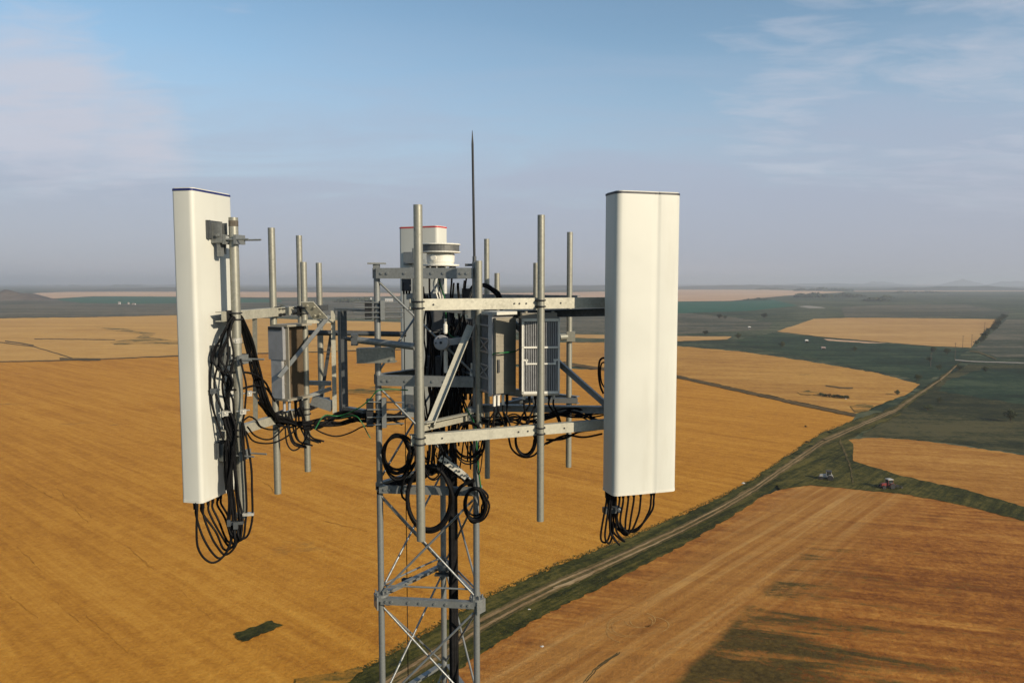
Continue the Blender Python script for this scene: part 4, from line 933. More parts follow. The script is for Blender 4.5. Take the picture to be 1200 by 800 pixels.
# base sheet out to the horizon
mb = MB(); rings = [0.0]+[30*1.22**i for i in range(38)]; rings = [r for r in rings if r < 40000]+[40000]; seg = 96
vs = [(0, 0, 0)]
for r in rings[1:]: vs += [(r*math.cos(2*math.pi*i/seg), r*math.sin(2*math.pi*i/seg), 0) for i in range(seg)]
fs = [(0, 1+i, 1+(i+1) % seg) for i in range(seg)]
for k in range(len(rings)-2):
    o, q = 1+k*seg, 1+(k+1)*seg; fs += [(o+i, q+i, q+(i+1) % seg, o+(i+1) % seg) for i in range(seg)]
mb.add(vs, fs); solo('ground', mb, 'steppe', kind='structure', origin=(0, 0, 0))
def to_px(p):
    q = Vector((p[0], p[1], -H)); dpt = q.y*ct-q.z*st; up_ = q.y*st+q.z*ct; return (600+FPX*q.x/dpt, 400-FPX*up_/dpt)
T0 = g2(480, 786); TD = (g2(480, 786)-g2(613, 704.5)).normalized(); TN = Vector((-TD.y, TD.x, 0))
EXT_T = [T0+TD*k for k in (62, 40, 22)]; EXT_L = [T0+TD*k-TN*4.4 for k in (25, 45, 70, 95)]; EXT_R = [T0+TD*k+TN*4.4 for k in (14, 40, 70, 95)]
# far bands
sheet('straw_field', [(-1500, 335.2), (400, 334.6), (820, 334.4), (1500, 333.2), (1500, 332.6), (-1500, 332.8)], 'fallow', 0.9, 0.2)
sheet('straw_field', [(38, 343.5), (80, 342), (210, 341.5), (330, 342), (480, 343.5), (480, 347), (330, 348.5), (200, 347.5), (110, 347), (62, 349.8), (52, 347)], 'straw_far', 0.6, 0.5)
sheet('straw_field', [(560, 344), (700, 341.8), (797, 339.2), (900, 339.5), (985, 341.6), (990, 342.3), (925, 346), (858, 352.4), (797, 353.2), (700, 352), (590, 352)], 'straw_far', 0.6, 0.5)
sheet('straw_field', [(1070, 333.2), (1126, 332.2), (1130, 333.3), (1075, 334.2)], 'straw_far', 1.0, 0.2)
sheet('straw_field', [(1000, 340.8), (1230, 340.0), (1230, 341.2), (1000, 341.6)], 'straw_far', 0.7, 0.2)
sheet('fallow_field', [(-1800, 354), (40, 351), (210, 354), (420, 352), (480, 352), (480, 374), (205, 368.5), (100, 371), (-1800, 374)], 'fallow', 0.15, 0.6)
sheet('fallow_field', [(560, 356), (706, 356), (797, 366), (860, 372), (905, 378), (900, 386), (797, 391), (560, 390)], 'fallow', 0.12, 0.8)
sheet('fallow_field', [(1180, 374), (1900, 370), (1900, 424), (1168, 418), (1142, 409)], 'fallow', 0.15, 0.6)
sheet('fallow_field', [(985, 360), (1040, 357), (1130, 357), (1190, 366), (1170, 371), (990, 371)], 'fallow', 0.12, 0.8)
sheet('green_field', [(62, 351), (90, 348.2), (150, 346.8), (212, 348), (330, 351), (330, 354), (160, 356), (95, 355)], 'teal_crop', 0.3, 0.4)
sheet('green_field', [(740, 352.5), (797, 353.4), (858, 353), (905, 351), (935, 358), (880, 364), (797, 367), (740, 366)], 'teal_crop', 0.3, 0.5)
sheet('green_field', [(906, 390), (970, 396.5), (1045, 403), (1135, 409), (1122, 420), (1120, 436), (1080, 446), (1040, 437), (960, 421), (872, 406), (862, 398)], 'dark_crop', 0.10, 0.9)
sheet('straw_field', [(965, 397), (1010, 400), (1040, 402), (1018, 402), (970, 399)], 'straw_far', 0.2, 0.4)
# right pasture
sheet('pasture', [(1135, 427), (1900, 429), (1900, 635), (1195, 530), (1100, 517), (1042, 512), (1008, 511), (1052, 484), (1085, 458), (1110, 440)], 'pasture', 0.1, 0.8)
sheet('green_field', [(1110, 446), (1150, 432), (1900, 434), (1900, 520), (1200, 474), (1150, 466), (1100, 458)], 'dark_crop', 0.13, 0.9)
# golden fields
sheet('wheat_field', [(910, 388.2), (954, 373.5), (1000, 372.2), (1090, 372.8), (1175, 374), (1152, 390), (1138, 407.3), (1085, 404.8), (1043, 401.4), (968, 395)], 'wheat_far', 0.3, 0.6)
sheet('wheat_field', [(640, 391), (797, 393.6), (858, 394.2), (852, 397.6), (797, 399.6), (640, 394.5)], 'wheat_far', 0.3, 0.5)
sheet('wheat_field', [(560, 396), (660, 401), (730, 401), (797, 405.6), (870, 412), (960, 425), (1030, 437.5), (1078, 450.5), (1062, 462), (1030, 474), (1004, 484.5), (940, 471.5), (870, 456), (797, 440), (700, 430), (560, 425)], 'wheat_upper', 0.25, 0.9)
sheet('wheat_field', [(-40, 373.2), (100, 371.8), (205, 369.3), (330, 373.5), (480, 378), (480, 396), (560, 397.5), (560, 428), (700, 433), (797, 443.5), (870, 460), (940, 475.5), (1003, 488.5), (988, 503), (963, 514), (938, 532), (908, 551), (872, 571), (806, 600), (766, 622), (706, 651), (660, 673), (606, 698), (566, 718), (526, 740), (476, 770), (430, 796), (400, 815)] + [to_px(p) for p in EXT_L] + [(-900, 1500), (-2000, 1000), (-1800, 374.5), (-150, 374)], 'wheat', 0.2, 1.0)
sheet('wheat_field', [(-1200, 374), (-40, 373.2), (100, 371.8), (205, 369.3), (330, 373.5), (480, 378), (480, 396), (560, 397.5), (560, 405), (480, 409), (330, 413), (205, 417), (78, 422), (-40, 424.6), (-1200, 440)], 'wheat_pale', 0.3, 0.6)
sheet('wheat_field', [(984, 523), (993, 515), (1020, 512.5), (1060, 514), (1100, 518.5), (1200, 533), (1900, 625), (1900, 765), (1200, 596), (1130, 576), (1060, 561), (1012, 548), (996, 538)], 'wheat_right', 0.3, 0.9)
sheet('stubble_field', [(925, 569), (950, 564.5), (1000, 569), (1060, 574), (1130, 587), (1200, 604), (1900, 780), (2600, 1000), (1900, 1500)] + [to_px(p) for p in EXT_R][::-1] + [(490, 828), (530, 784), (590, 738), (635, 713), (688, 684), (750, 654), (792, 634), (874, 589)], 'stubble', 0.25, 1.3)
# green spots and lines in the fields
sheet('grass_patch', [(112, 383.2), (144, 384.4), (161, 388.4), (183, 390.2), (176, 395.5), (205, 398.6), (300, 398), (300, 402), (204, 403.4), (135, 403.8), (128, 401), (157, 396.2), (168, 391.6), (131, 387)], 'weed_patch_pale', 0.4, 0.6)
sheet('grass_patch', [(410, 456), (440, 452), (470, 455), (472, 460), (430, 462), (405, 461)], 'weed_patch', 0.4, 0.8)
sheet('grass_patch', [(274.5, 742.5), (320, 726), (329.5, 733), (285.5, 752.5)], 'verge', 0.4, 1.9)
sheet('grass_patch', [(342, 800), (352, 793), (385, 789), (420, 782), (425, 786), (395, 806), (350, 820)], 'weed_patch', 0.4, 1.6)
sheet('grass_patch', [(935, 459), (948, 457), (962, 461), (950, 463), (938, 462)], 'weed_patch_upper', 0.4, 0.8)
sheet('grass_patch', [(996, 476), (1010, 472), (1025, 475), (1018, 481), (1003, 483)], 'weed_patch_upper', 0.4, 0.8)
for ln_, hw in (([(40, 397), (100, 397.4), (135, 398)], 0.45), ([(-20, 400), (0, 401), (40, 406), (85, 419.5)], 0.5), ([(6, 399.5), (22, 401.5), (39, 404.5)], 0.6), ([(-1200, 440), (-40, 424.6), (78, 422), (205, 417), (330, 413), (480, 409)], 0.5),
                ([(70, 420), (95, 421), (118, 421)], 1.4), ([(968, 451.5), (984, 454), (999, 454.5)], 0.7), ([(686, 799), (703, 780), (727, 764)], 1.0), ([(660, 425), (700, 431.2), (797, 441.8), (870, 458), (940, 473.6), (1003, 486.6)], 1.6)):
    strip('field_line', ln_, hw, 'soil_line', 0.42, 0.5)
field_mat('wheat_track', (0.20, 0.08, 0.008), (0.31, 0.13, 0.014), (0.42, 0.19, 0.024), row_main, (0.02, 0.3), 1.2, 0.0, 0.03, 0.1)
for ln_ in ([(20, 560), (62, 583)], [(66, 572), (109, 607)], [(86, 596), (104, 612)], [(0, 690), (30, 712), (44, 724)], [(150, 640), (172, 660), (180, 668)], [(60, 700), (95, 730)], [(210, 690), (250, 728)], [(300, 560), (330, 580)], [(380, 610), (430, 622)], [(330, 470), (380, 478)], [(20, 640), (48, 668)], [(100, 720), (130, 746), (150, 765)]):
    strip('wheel_track', ln_, [0.2]+[0.9]*(len(ln_)-2)+[0.3], 'wheat_track', 0.24, 1.3)
# track: grassy verge, worn crown, two ruts
TR = [to_px(p) for p in EXT_T] + [(440, 812), (480, 786), (520, 760), (560, 733), (613, 704.5), (655, 684), (692, 668.5), (750, 642), (800, 619), (850, 593), (885, 572), (912, 553), (940, 534), (965, 517), (990, 506), (1015, 495), (1049, 481), (1067, 468), (1080, 459.5), (1089, 453.5), (1103, 444), (1111, 437.5), (1121, 428.5), (1126, 423.5)]
wd = [44000/p.y**2*6.3 for p in EXT_T] + [38, 36, 34, 31, 27, 25, 23, 20, 18, 15, 13, 13, 13, 12, 10, 8, 6.5, 4.5, 3.6, 3.2, 2.7, 2.4, 1.5, 0.8]
strip('grass_verge', [(x, y+w_*0.10) for (x, y), w_ in zip(TR, wd)], wd, 'verge', 0.34, 1.7)
sheet('grass_verge', [(905, 560), (935, 540), (965, 520), (990, 510), (1000, 520), (1000, 540), (1060, 558), (1130, 573), (1200, 593), (1900, 757), (1900, 790), (1200, 610), (1130, 592), (1060, 578.5), (1000, 573), (950, 568), (915, 573)], 'verge', 0.32, 0.75)
strip('dirt_track', TR[:-1], [w*k for w, k in zip(wd, [0.30]*12+[0.34]*6+[0.40]*9)], 'track_grass', 0.38, 1.0)
offs = [44000/p.y**2*0.95 for p in EXT_T] + [5.6, 5.4, 5.2, 5.0, 3.6, 3.2, 3.0, 2.7, 2.4, 2.1, 1.9, 1.9, 1.9, 1.7, 1.4, 1.2, 1.0, 0.8, 0.7, 0.6, 0.5, 0.45, 0.4, 0.3]
for s_ in (-1, 1):
    strip('wheel_rut', [(x, y+s_*o*0.95) for (x, y), o in zip(TR, offs)][:-1], [max(0.35, o*0.36) for o in offs], 'dirt', 0.42, 0.35)
strip('wheel_rut', [(648, 688), (668, 683), (690, 673), (702, 666)], [0.5, 1.8, 1.6, 0.6], 'dirt', 0.44, 0.8)
strip('wheel_rut', [(1000, 566), (998, 552), (994, 540), (990, 528), (984, 515)], [2, 3, 3, 3, 2], 'track_grass', 0.40, 0.8)
strip('white_road', [(1119, 421.4), (1133, 422.9), (1160, 424), (1200, 425), (1900, 437)], 0.55, 'white_road', 0.4, 0.3)
strip('dirt_track', [(1136, 411), (1147, 412.2), (1160, 417.6), (1168, 421)], 0.6, 'track_grass', 0.3, 0.3)
sheet('pale_pan', [(935, 359), (945, 358), (962, 359.5), (968, 361), (948, 361)], 'white_road', 0.3, 0.3)
# looping tyre marks on the headland
for (cx, cy, rx, ry, a0, a1) in ((738, 733, 26, 13, 1.8, 5.2), (738, 734, 21, 10.5, 1.9, 5.4), (750, 726, 18, 9, 3.2, 7.4), (752, 728, 13, 6.5, 3.0, 7.2), (742, 739, 31, 15, 1.5, 4.2), (760, 732, 24, 10, 4.2, 7.6)):
    pts = [(cx+rx*math.cos(a0+(a1-a0)*i/16), cy-ry*math.sin(a0+(a1-a0)*i/16)) for i in range(17)]
    g = [G(x, y, 0.28) for x, y in pts]; mb = MB(); vs = []
    for i, p in enumerate(g):
        t = (g[min(i+1, 16)]-g[max(i-1, 0)]).normalized(); n_ = Vector((-t.y, t.x, 0))*(0.09+0.08*noise.noise(p*0.7)); vs += [p+n_, p-n_]
    mb.add(vs, [(2*i, 2*i+1, 2*i+3, 2*i+2) for i in range(16)]); solo('tyre_marks', mb, 'tyre_mark', kind='structure', origin=(0, 0, 0))
# hills
def hill(name, x, y, w, d, h, m, rz=0.0, nx=26, ny=14):
    mb = MB(); vs = []
    for j in range(ny+1):
        for i in range(nx+1):
            u, v = i/nx*2-1, j/ny*2-1; k = max(0.0, 1-u*u)**1.4*max(0.0, 1-v*v)**1.2
            q = Vector((x*0.01+u*3, y*0.01+v*2, h)); zz = h*k*(0.8+0.5*noise.noise(q)+0.2*noise.noise(q*3))-0.4
            X, Y = u*w, v*d; vs.append((x+X*math.cos(rz)-Y*math.sin(rz), y+X*math.sin(rz)+Y*math.cos(rz), zz))
    mb.add(vs, [(j*(nx+1)+i, j*(nx+1)+i+1, (j+1)*(nx+1)+i+1, (j+1)*(nx+1)+i) for j in range(ny) for i in range(nx)], True)
    return solo(name, mb, m, kind='structure')
def hpx(px0, px1, top, base, m, Dmul=1.0):
    Y = 50*FPX/(base-HOR); xc = (px0+px1)/2; X = (xc-600)/FPX*Y; w = (px1-px0)/2/FPX*Y
    return hill('hill', X, Y*1.03, w, w*0.45*Dmul, max(3, 50-(top-HOR)/FPX*Y), m)
hpx(-70, 52, 339.5, 352, 'hill_scrub', 0.8)
hpx(40, 330, 336.8, 341.8, 'ridge_blue', 0.5); hpx(260, 560, 336.2, 340.5, 'ridge_blue', 0.5); hpx(540, 860, 333.8, 339.0, 'ridge_blue', 0.5); hpx(760, 1000, 332.6, 338.5, 'ridge_blue', 0.5)
hpx(1000, 1260, 334.6, 340.6, 'ridge_blue', 0.5)
hpx(1112, 1172, 326.8, 334.5, 'ridge_blue', 0.5); hpx(1160, 1260, 328.6, 334.8, 'ridge_blue', 0.5); hpx(1014, 1074, 329.4, 334.2, 'ridge_blue', 0.5); hpx(880, 1100, 331.4, 335.0, 'ridge_blue', 0.4)
hpx(120, 172, 332.6, 335.6, 'ridge_blue', 0.5)

# ================================================================== TREES AND SHRUBS
def leaf_mat(name, a, b_):
    m = bpy.data.materials.new(name); nt, b = nodes_of(m); v = coords(nt)
    c = ramp(nt, nz(nt, v, 1.3, 4), [(0.35, a), (0.65, b_)]); nt.links.new(c, b.inputs['Base Color']); b.inputs['Roughness'].default_value = 0.8; b.inputs['Specular IOR Level'].default_value = 0.2
    MATS[name] = m
leaf_mat('leaf', (0.020, 0.028, 0.010), (0.05, 0.058, 0.020)); leaf_mat('far_leaf', (0.022, 0.032, 0.018), (0.04, 0.052, 0.028))
mat('bark', (0.09, 0.065, 0.045), 0.9, 0, 0.3, 6)
def crown_mb(rx, rz, n, leaf, zc, clumps=9, seed=0):
    r = random.Random(seed); mb = MB(); cl = []
    for i in range(clumps):
        a = r.uniform(0, 6.28); q = r.uniform(0.15, 0.75); cl.append((Vector((math.cos(a)*rx*q, math.sin(a)*rx*q, zc+r.uniform(-0.6, 0.75)*rz)), r.uniform(0.28, 0.5)*rx))
    for i in range(n):
        c, q = r.choice(cl); d = Vector((r.gauss(0, 1), r.gauss(0, 1), r.gauss(0, 0.8))).normalized()*q*r.uniform(0.5, 1.1)
        p = c+d; u = Vector((r.gauss(0, 1), r.gauss(0, 1), r.gauss(0, 1))).normalized()*leaf*r.uniform(0.6, 1.3); w = u.orthogonal().normalized()*leaf*r.uniform(0.4, 0.9)
        p.z = max(0.05, p.z); mb.add([p-u, p+w, p+u, p-w], [(0, 1, 2, 3)])
    return mb
def bush_proto(loc, h, label, seed, group):
    t = thing('bush', label, 'bush', (0, 0, 0), group); rx = h*0.52
    part('crown', crown_mb(rx, h*0.36, 1500, h*0.036, h*0.56, 10, seed), 'leaf', t)
    m = MB(); r = random.Random(seed)
    for i in range(5):
        a = r.uniform(0, 6.28); e = Vector((math.cos(a)*rx*0.45, math.sin(a)*rx*0.45, h*0.55)); m.tube((0, 0, -0.1), e, h*0.02, h*0.008, 6)
    part('trunk', m, 'bark', t); t.location = loc; return t
gB = 'bushes dotted about the right pastures'
bp = bush_proto(G(1185, 494), 4.6, 'round dark bush alone in the right pasture, largest of the bushes', 3, gB)
bl = bush_proto(G(1087, 480.5), 2.6, 'low wide dark bush on the pasture beside the reddish track', 8, gB)
bl.scale = (1.9, 1.2, 0.9)
for px, py, s, lab in ((1101, 471.5, 0.75, 'small dark bush just above the low wide bush on the pasture'), (1052, 463, 0.85, 'dark bush at the right tip of the upper wheat field'),
                       (1155, 436, 1.2, 'dark bush standing below the white road on the right'), (1124, 434, 1.1, 'dark bush at the meeting of the reddish track and white road'), (1101, 433.5, 1.1, 'dark bush left of the end of the reddish track'),
                       (1075, 446, 1.2, 'dark bush near the right point of the dark green crop'), (1093, 413, 1.5, 'dark bush under the lower edge of the far wheat block'), (1109, 415, 1.5, 'dark bush by the pole near the far wheat block'),
                       (1089, 423.5, 1.1, 'thin dark bush in the dark green crop left of the pole'), (917, 407, 1.7, 'dark bush alone above the upper wheat field'), (866, 397.5, 2.0, 'dark tree at the end of the thin wheat strip'),
                       (843, 373.5, 2.4, 'dark tree, left one of the pair on the grey green land'), (850, 374, 2.0, 'dark tree, right one of the pair on the grey green land'), (896, 373, 2.6, 'dark tree in the far grey green land left of the wheat block'),
                       (827, 392.6, 1.6, 'dark bush on the upper edge of the thin wheat strip'), (1002, 412, 1.4, 'dark bush in the middle of the dark green crop'), (944, 501, 0.3, 'tiny dark bush on the wheat edge by the track bend'),
                       (355, 356, 5.0, 'far dark tree clump left of the pale tilted plate'), (330, 362, 3.0, 'far dark bush behind the left antenna frame')):
    clone(bp, G(px, py), (s*0.75, s*0.75, s*0.62), px*0.37, lab)
# ditch scrub in the upper wheat field
gS = 'scrub along the ditch in the upper wheat field'
for px, py, s in ((962, 464, 0.40), (967, 465, 0.34), (972, 465.8, 0.42), (977, 466.2, 0.38), (982, 466.6, 0.42), (987, 467, 0.34), (992, 467.6, 0.40)):
    clone(bp, G(px, py), (s*2.6, s*1.0, s*0.9), px, 'low scrub bush in the dark row across the upper wheat field')['group'] = gS
gV = 'bushes along the far lane right of the wheat block'
for i in range(12):
    t = i/11; clone(bp, G(1146+30*t+rnd.uniform(-2, 2), 404-30*t), (1.0+1.2*t, 1.0+1.2*t, 0.8+0.8*t), i*1.3, 'dark bush in the hedge climbing beside the far wheat block')['group'] = gV
gW = 'scrub on the left wheat edge of the track'
for px, py in ((965, 517), (950, 524), (936, 533), (945, 519), (972, 508), (930, 538)):
    clone(bp, G(px, py), (0.42, 0.3, 0.16), px, 'low weedy shrub on the wheat edge by the track bend')['group'] = gW
# distant woods: tree belts too far to count
def wood(px0, px1, py, hpx_, seed):
    r = random.Random(seed); mb = MB(); Y = 50*FPX/(py-HOR); n = int((px1-px0)*3.0)
    for i in range(n):
        px = r.uniform(px0, px1); yy = Y*(1+r.uniform(0, 0.03)); X = (px-600)/FPX*yy; t = (px-px0)/(px1-px0); h = 1.35*hpx_/FPX*yy*(0.35+0.65*math.sin(math.pi*min(1, max(0, t)))**0.5)*(0.6+0.6*noise.noise(Vector((px*0.12, seed, 0)))+0.25)
        for k in range(6):
            q = Vector((X+r.gauss(0, h*0.4), yy+r.gauss(0, h*0.4), h*r.uniform(0.15, 0.9))); u = Vector((r.gauss(0, 1), r.gauss(0, 1), r.gauss(0, 1))).normalized()*h*0.36; w = u.orthogonal().normalized()*h*0.26
            q.z = max(q.z, 0.3); mb.add([q-u, q+w, q+u, q-w], [(0, 1, 2, 3)])
    return solo('far_wood', mb, 'far_leaf', 'belt of trees on the far land, hazy blue', 'tree belt', 'far tree belts', 'stuff')
for k, (a, b_, py, h) in enumerate(((127, 168, 335.8, 1.8), (80, 96, 335.4, 1.4), (66, 73, 335.4, 1.6), (195, 212, 334.4, 1.2), (392, 440, 354.5, 4.0), (884, 918, 339.4, 2.2), (928, 1000, 341.0, 2.8), (930, 975, 348.6, 4.0), (968, 1015, 348.0, 3.2), (1010, 1042, 352.5, 3.0), (870, 905, 351.8, 1.8), (1042, 1110, 343.4, 1.8), (865, 885, 337.6, 1.2), (1025, 1048, 349.5, 2.2))):
    wood(a, b_, py, h, k)
# ================================================================== FAR POLES AND FARM
gP = 'utility poles near the white road'
def upole(px, py, h, label):
    g = G(px, py); t = thing('utility_pole', label, 'utility pole', (0, 0, 0), gP)
    m = MB(); m.tube((0, 0, -0.2), (0, 0, h), 0.16, 0.11, 8); part('pole', m, 'bark', t)
    m = MB(); m.bar((-0.9, 0, h-0.6), (0.9, 0, h-0.6), 0.12, 0.12)
    for x in (-0.8, 0, 0.8): m.tube((x, 0, h-0.54), (x, 0, h-0.3), 0.05, seg=6)
    part('crossarm', m, 'bark', t); t.location = g; return t
for px, py, h, lab in ((1119, 421, 11, 'dark utility pole standing at the end of the white road'), (1128, 408.5, 10, 'utility pole in front of the lower edge of the far wheat block'), (1138.5, 407, 10, 'utility pole at the lower right corner of the far wheat block'), (1153.5, 392, 12, 'utility pole halfway up the far hedge by the wheat block'), (1090.5, 430, 8.5, 'thin pale utility pole in the dark green crop'), (14, 346.5, 26, 'tall thin pole on the dark hill at the left edge')):
    upole(px, py, h, lab)
mat('farm_wall', (0.40, 0.39, 0.36), 0.8, 0, 0.05, 1); mat('farm_roof', (0.22, 0.17, 0.15), 0.8, 0, 0.15, 1); mat('window_dark', (0.03, 0.035, 0.04), 0.2)
def farm(px, py, w, d, h, label, roof='farm_roof'):
    g = G(px, py); t = thing('farm_building', label, 'farm building', tuple(g)); x, y = g.x, g.y
    m = MB(); m.box((x, y, h/2), (w, d, h))
    m.add([(x-w/2, y-d/2, h), (x-w/2, y+d/2, h), (x-w/2, y, h+d*0.32)], [(0, 1, 2)]); m.add([(x+w/2, y-d/2, h), (x+w/2, y+d/2, h), (x+w/2, y, h+d*0.32)], [(0, 2, 1)]); part('wall', m, 'farm_wall', t)
    m = MB()
    for s_ in (-1, 1):
        e0, e1 = Vector((x, y+s_*(d/2+0.4), h-0.25)), Vector((x, y, h+d*0.32+0.1)); mid = (e0+e1)/2; m.obox(mid+Vector((0, 0, 0.1)), (w/2+0.4, 0, 0), (e1-e0)/2, Vector((0, 0, 0.08)))
    part('roof', m, roof, t)
    for i in (-1, 0, 1):
        m = MB(); m.box((x+i*w*0.28, y-d/2-0.02, h*0.55), (1.4, 0.12, 1.5)); part('window', m, 'window_dark', t)
farm(140, 356.6, 4, 4, 4.5, 'white tower-like farm building far left on the green field edge, brightest of three'); farm(150.5, 356.6, 2.5, 4, 3.5, 'small white farm building right of the tower-like one'); farm(157, 357, 7, 4, 1.8, 'low grey roofed farm shed at the right end of the far farm')
farm(945, 401, 1.8, 1.8, 1.5, 'small pale shed on the green land right below the far wheat block', 'farm_wall'); farm(964.5, 409, 2.4, 2, 1.0, 'low pale shed in the dark green crop', 'farm_roof'); farm(878, 385.5, 2.0, 2, 2.0, 'small pale hut on the far grey green land', 'farm_wall')
farm(432, 352.6, 16, 10, 5, 'far pale farm hall glimpsed left of the mast head', 'farm_wall'); farm(456, 353.4, 20, 10, 4.5, 'far pale farm hall glimpsed inside the mast head', 'farm_wall')
def stone(px, py, s, label):
    mb = MB(); r = random.Random(px); p = G(px, py); vs = []; n = 10
    for j in range(5):
        for i in range(n):
            a = 2*math.pi*i/n; el = -0.3+1.87*j/4; q = s*(0.8+0.4*r.random()); vs.append(p+Vector((math.cos(a)*math.cos(el)*q, math.sin(a)*math.cos(el)*q*0.8, math.sin(el)*q*0.7+0.1)))
    mb.add(vs, [(j*n+i, j*n+(i+1) % n, (j+1)*n+(i+1) % n, (j+1)*n+i) for j in range(4) for i in range(n)]); mb.add(vs[-n:], [tuple(range(n))])
    solo('stone', mb, 'farm_wall', label, 'stone')
stone(620, 716, 0.42, 'pale stone on the grassy verge of the near track'); stone(635, 759, 0.35, 'flat pale stone lying in the right stubble field'); stone(1103, 447, 0.4, 'pale stone beside the far end of the reddish track'); stone(871, 567, 0.5, 'pale stone at the wheat edge of the track'); stone(966, 463.5, 0.6, 'pale stone at the left end of the ditch scrub'); stone(991, 468, 0.5, 'pale stone at the right end of the ditch scrub')

# ================================================================== TRACTORS
mat('tractor_red', (0.15, 0.022, 0.018), 0.4, 0, 0.12, 3); mat('tractor_white', (0.40, 0.39, 0.36), 0.4, 0, 0.08, 3); mat('tyre', (0.018, 0.018, 0.018), 0.85, 0, 0.3, 5); mat('rim', (0.35, 0.34, 0.3), 0.4, 0.2, 0.1, 5); mat('cab_glass', (0.02, 0.028, 0.03), 0.08, 0, 0.05, 3, spec=0.8); mat('chassis', (0.04, 0.04, 0.042), 0.6, 0.2, 0.2, 5)
def tractor(loc, rz, label, paint, roof, implement=True, s=1.0):
    t = thing('farm_tractor', label, 'tractor', (0, 0, 0))
    m = MB(); prof = [(0.55, 0.85), (2.25, 0.85), (2.3, 1.05), (2.25, 1.45), (1.9, 1.62), (0.55, 1.72)]
    vs = [(x, -0.36, z) for x, z in prof]+[(x, 0.36, z) for x, z in prof]; n = len(prof)
    m.add(vs, [tuple(range(n)), tuple(range(2*n-1, n-1, -1))]+[(i, n+i, n+(i+1) % n, (i+1) % n) for i in range(n)]); part('hood', m, paint, t)
    m = MB(); m.box((0.8, 0, 0.72), (2.8, 0.5, 0.4)); m.bar((1.9, -0.75, 0.5), (1.9, 0.75, 0.5), 0.16, 0.16); m.bar((-0.6, -0.7, 0.8), (-0.6, 0.7, 0.8), 0.25, 0.25); m.box((2.42, 0, 0.72), (0.3, 0.7, 0.4)); part('chassis', m, 'chassis', t)
    m = MB()
    for x, y in ((0.5, -0.7), (0.5, 0.7), (-0.95, -0.72), (-0.95, 0.72)): m.bar((x, y, 1.2), (x*0.92, y*0.93, 2.6), 0.08, 0.08)
    m.box((-0.22, 0, 1.2), (1.5, 1.45, 0.5)); cab = part('cab', m, paint, t)
    m = MB(); m.box((-0.22, 0, 1.98), (1.32, 1.34, 1.16)); part('window', m, 'cab_glass', cab)
    m = MB(); m.box((-0.22, 0, 2.68), (1.65, 1.6, 0.16)); m.box((-0.22, 0, 2.78), (1.3, 1.3, 0.06)); part('roof', m, roof, t)
    for s_ in (-1, 1):
        m = MB(); pts = []
        for i in range(8):
            a = math.pi*(0.08+0.8*i/7); pts.append(Vector((-0.6+math.cos(a)*0.92, 0, 0.8+math.sin(a)*0.92)))
        for a_, b_ in zip(pts, pts[1:]): m.obox((a_+b_)/2+Vector((0, s_*0.88, 0)), (b_-a_)/2, (0, 0.25, 0), Vector((-(b_-a_).z, 0, (b_-a_).x)).normalized()*0.02)
        part('mudguard', m, paint, t)
        for (x, r, w, y) in ((-0.6, 0.82, 0.48, 0.95), (1.9, 0.56, 0.34, 0.86)):
            m = MB(); c = (x, s_*y, r); m.lathe(c, [(r*0.6, -w/2), (r*0.93, -w/2), (r, -w/2*0.7), (r, w/2*0.7), (r*0.93, w/2), (r*0.6, w/2)], 24, (0, s_, 0))
            for i in range(18): a = i*math.pi/9; m.obox(Vector(c)+Vector((math.cos(a)*r, 0, math.sin(a)*r)), Vector((-math.sin(a), 0.5, math.cos(a)))*0.05, (0, w*0.4, 0), Vector((math.cos(a), 0, math.sin(a)))*0.03)
            wh = part('wheel', m, 'tyre', t)
            m = MB(); m.lathe(c, [(0.05, -w*0.3), (r*0.6, -w*0.4), (r*0.62, w*0.42), (r*0.45, w*0.2), (0.12, w*0.25), (0.05, w*0.3)], 20, (0, s_, 0)); part('rim', m, 'rim', wh)
    m = MB(); m.tube((1.2, 0.30, 1.6), (1.2, 0.30, 2.5), 0.05, seg=8); part('exhaust', m, 'chassis', t)
    if implement:
        m = MB(); m.bar((-1.3, 0, 0.7), (-3.4, 0, 0.7), 0.14, 0.14); m.bar((-2.2, -1.2, 0.75), (-2.2, 1.2, 0.75), 0.12, 0.12); m.bar((-3.2, -1.3, 0.75), (-3.2, 1.3, 0.75), 0.12, 0.12)
        for i in range(7):
            for x in (-2.2, -3.2): m.tube((x, -1.15+0.38*i, 0.75), (x-0.15, -1.15+0.38*i, 0.12), 0.04, seg=6)
        for yy in (-1.0, 1.0): m.lathe((-3.5, yy, 0.3), [(0.05, -0.08), (0.3, -0.08), (0.3, 0.08), (0.05, 0.08)], 14, (0, 1, 0))
        part('plough', m, 'chassis', t)
    t.location = loc; t.rotation_euler = (0, 0, rz); t.scale = (s,)*3; return t
tractor(G(1041, 572, 0.16), R(188), 'red tractor with a pale cab roof parked on the grass strip, plough behind it', 'tractor_red', 'tractor_white', True, 0.85)
tractor(G(970, 562, 0.16), R(160), 'white tractor with a dark cab parked on the grass at the track fork', 'tractor_white', 'chassis', False, 0.85)

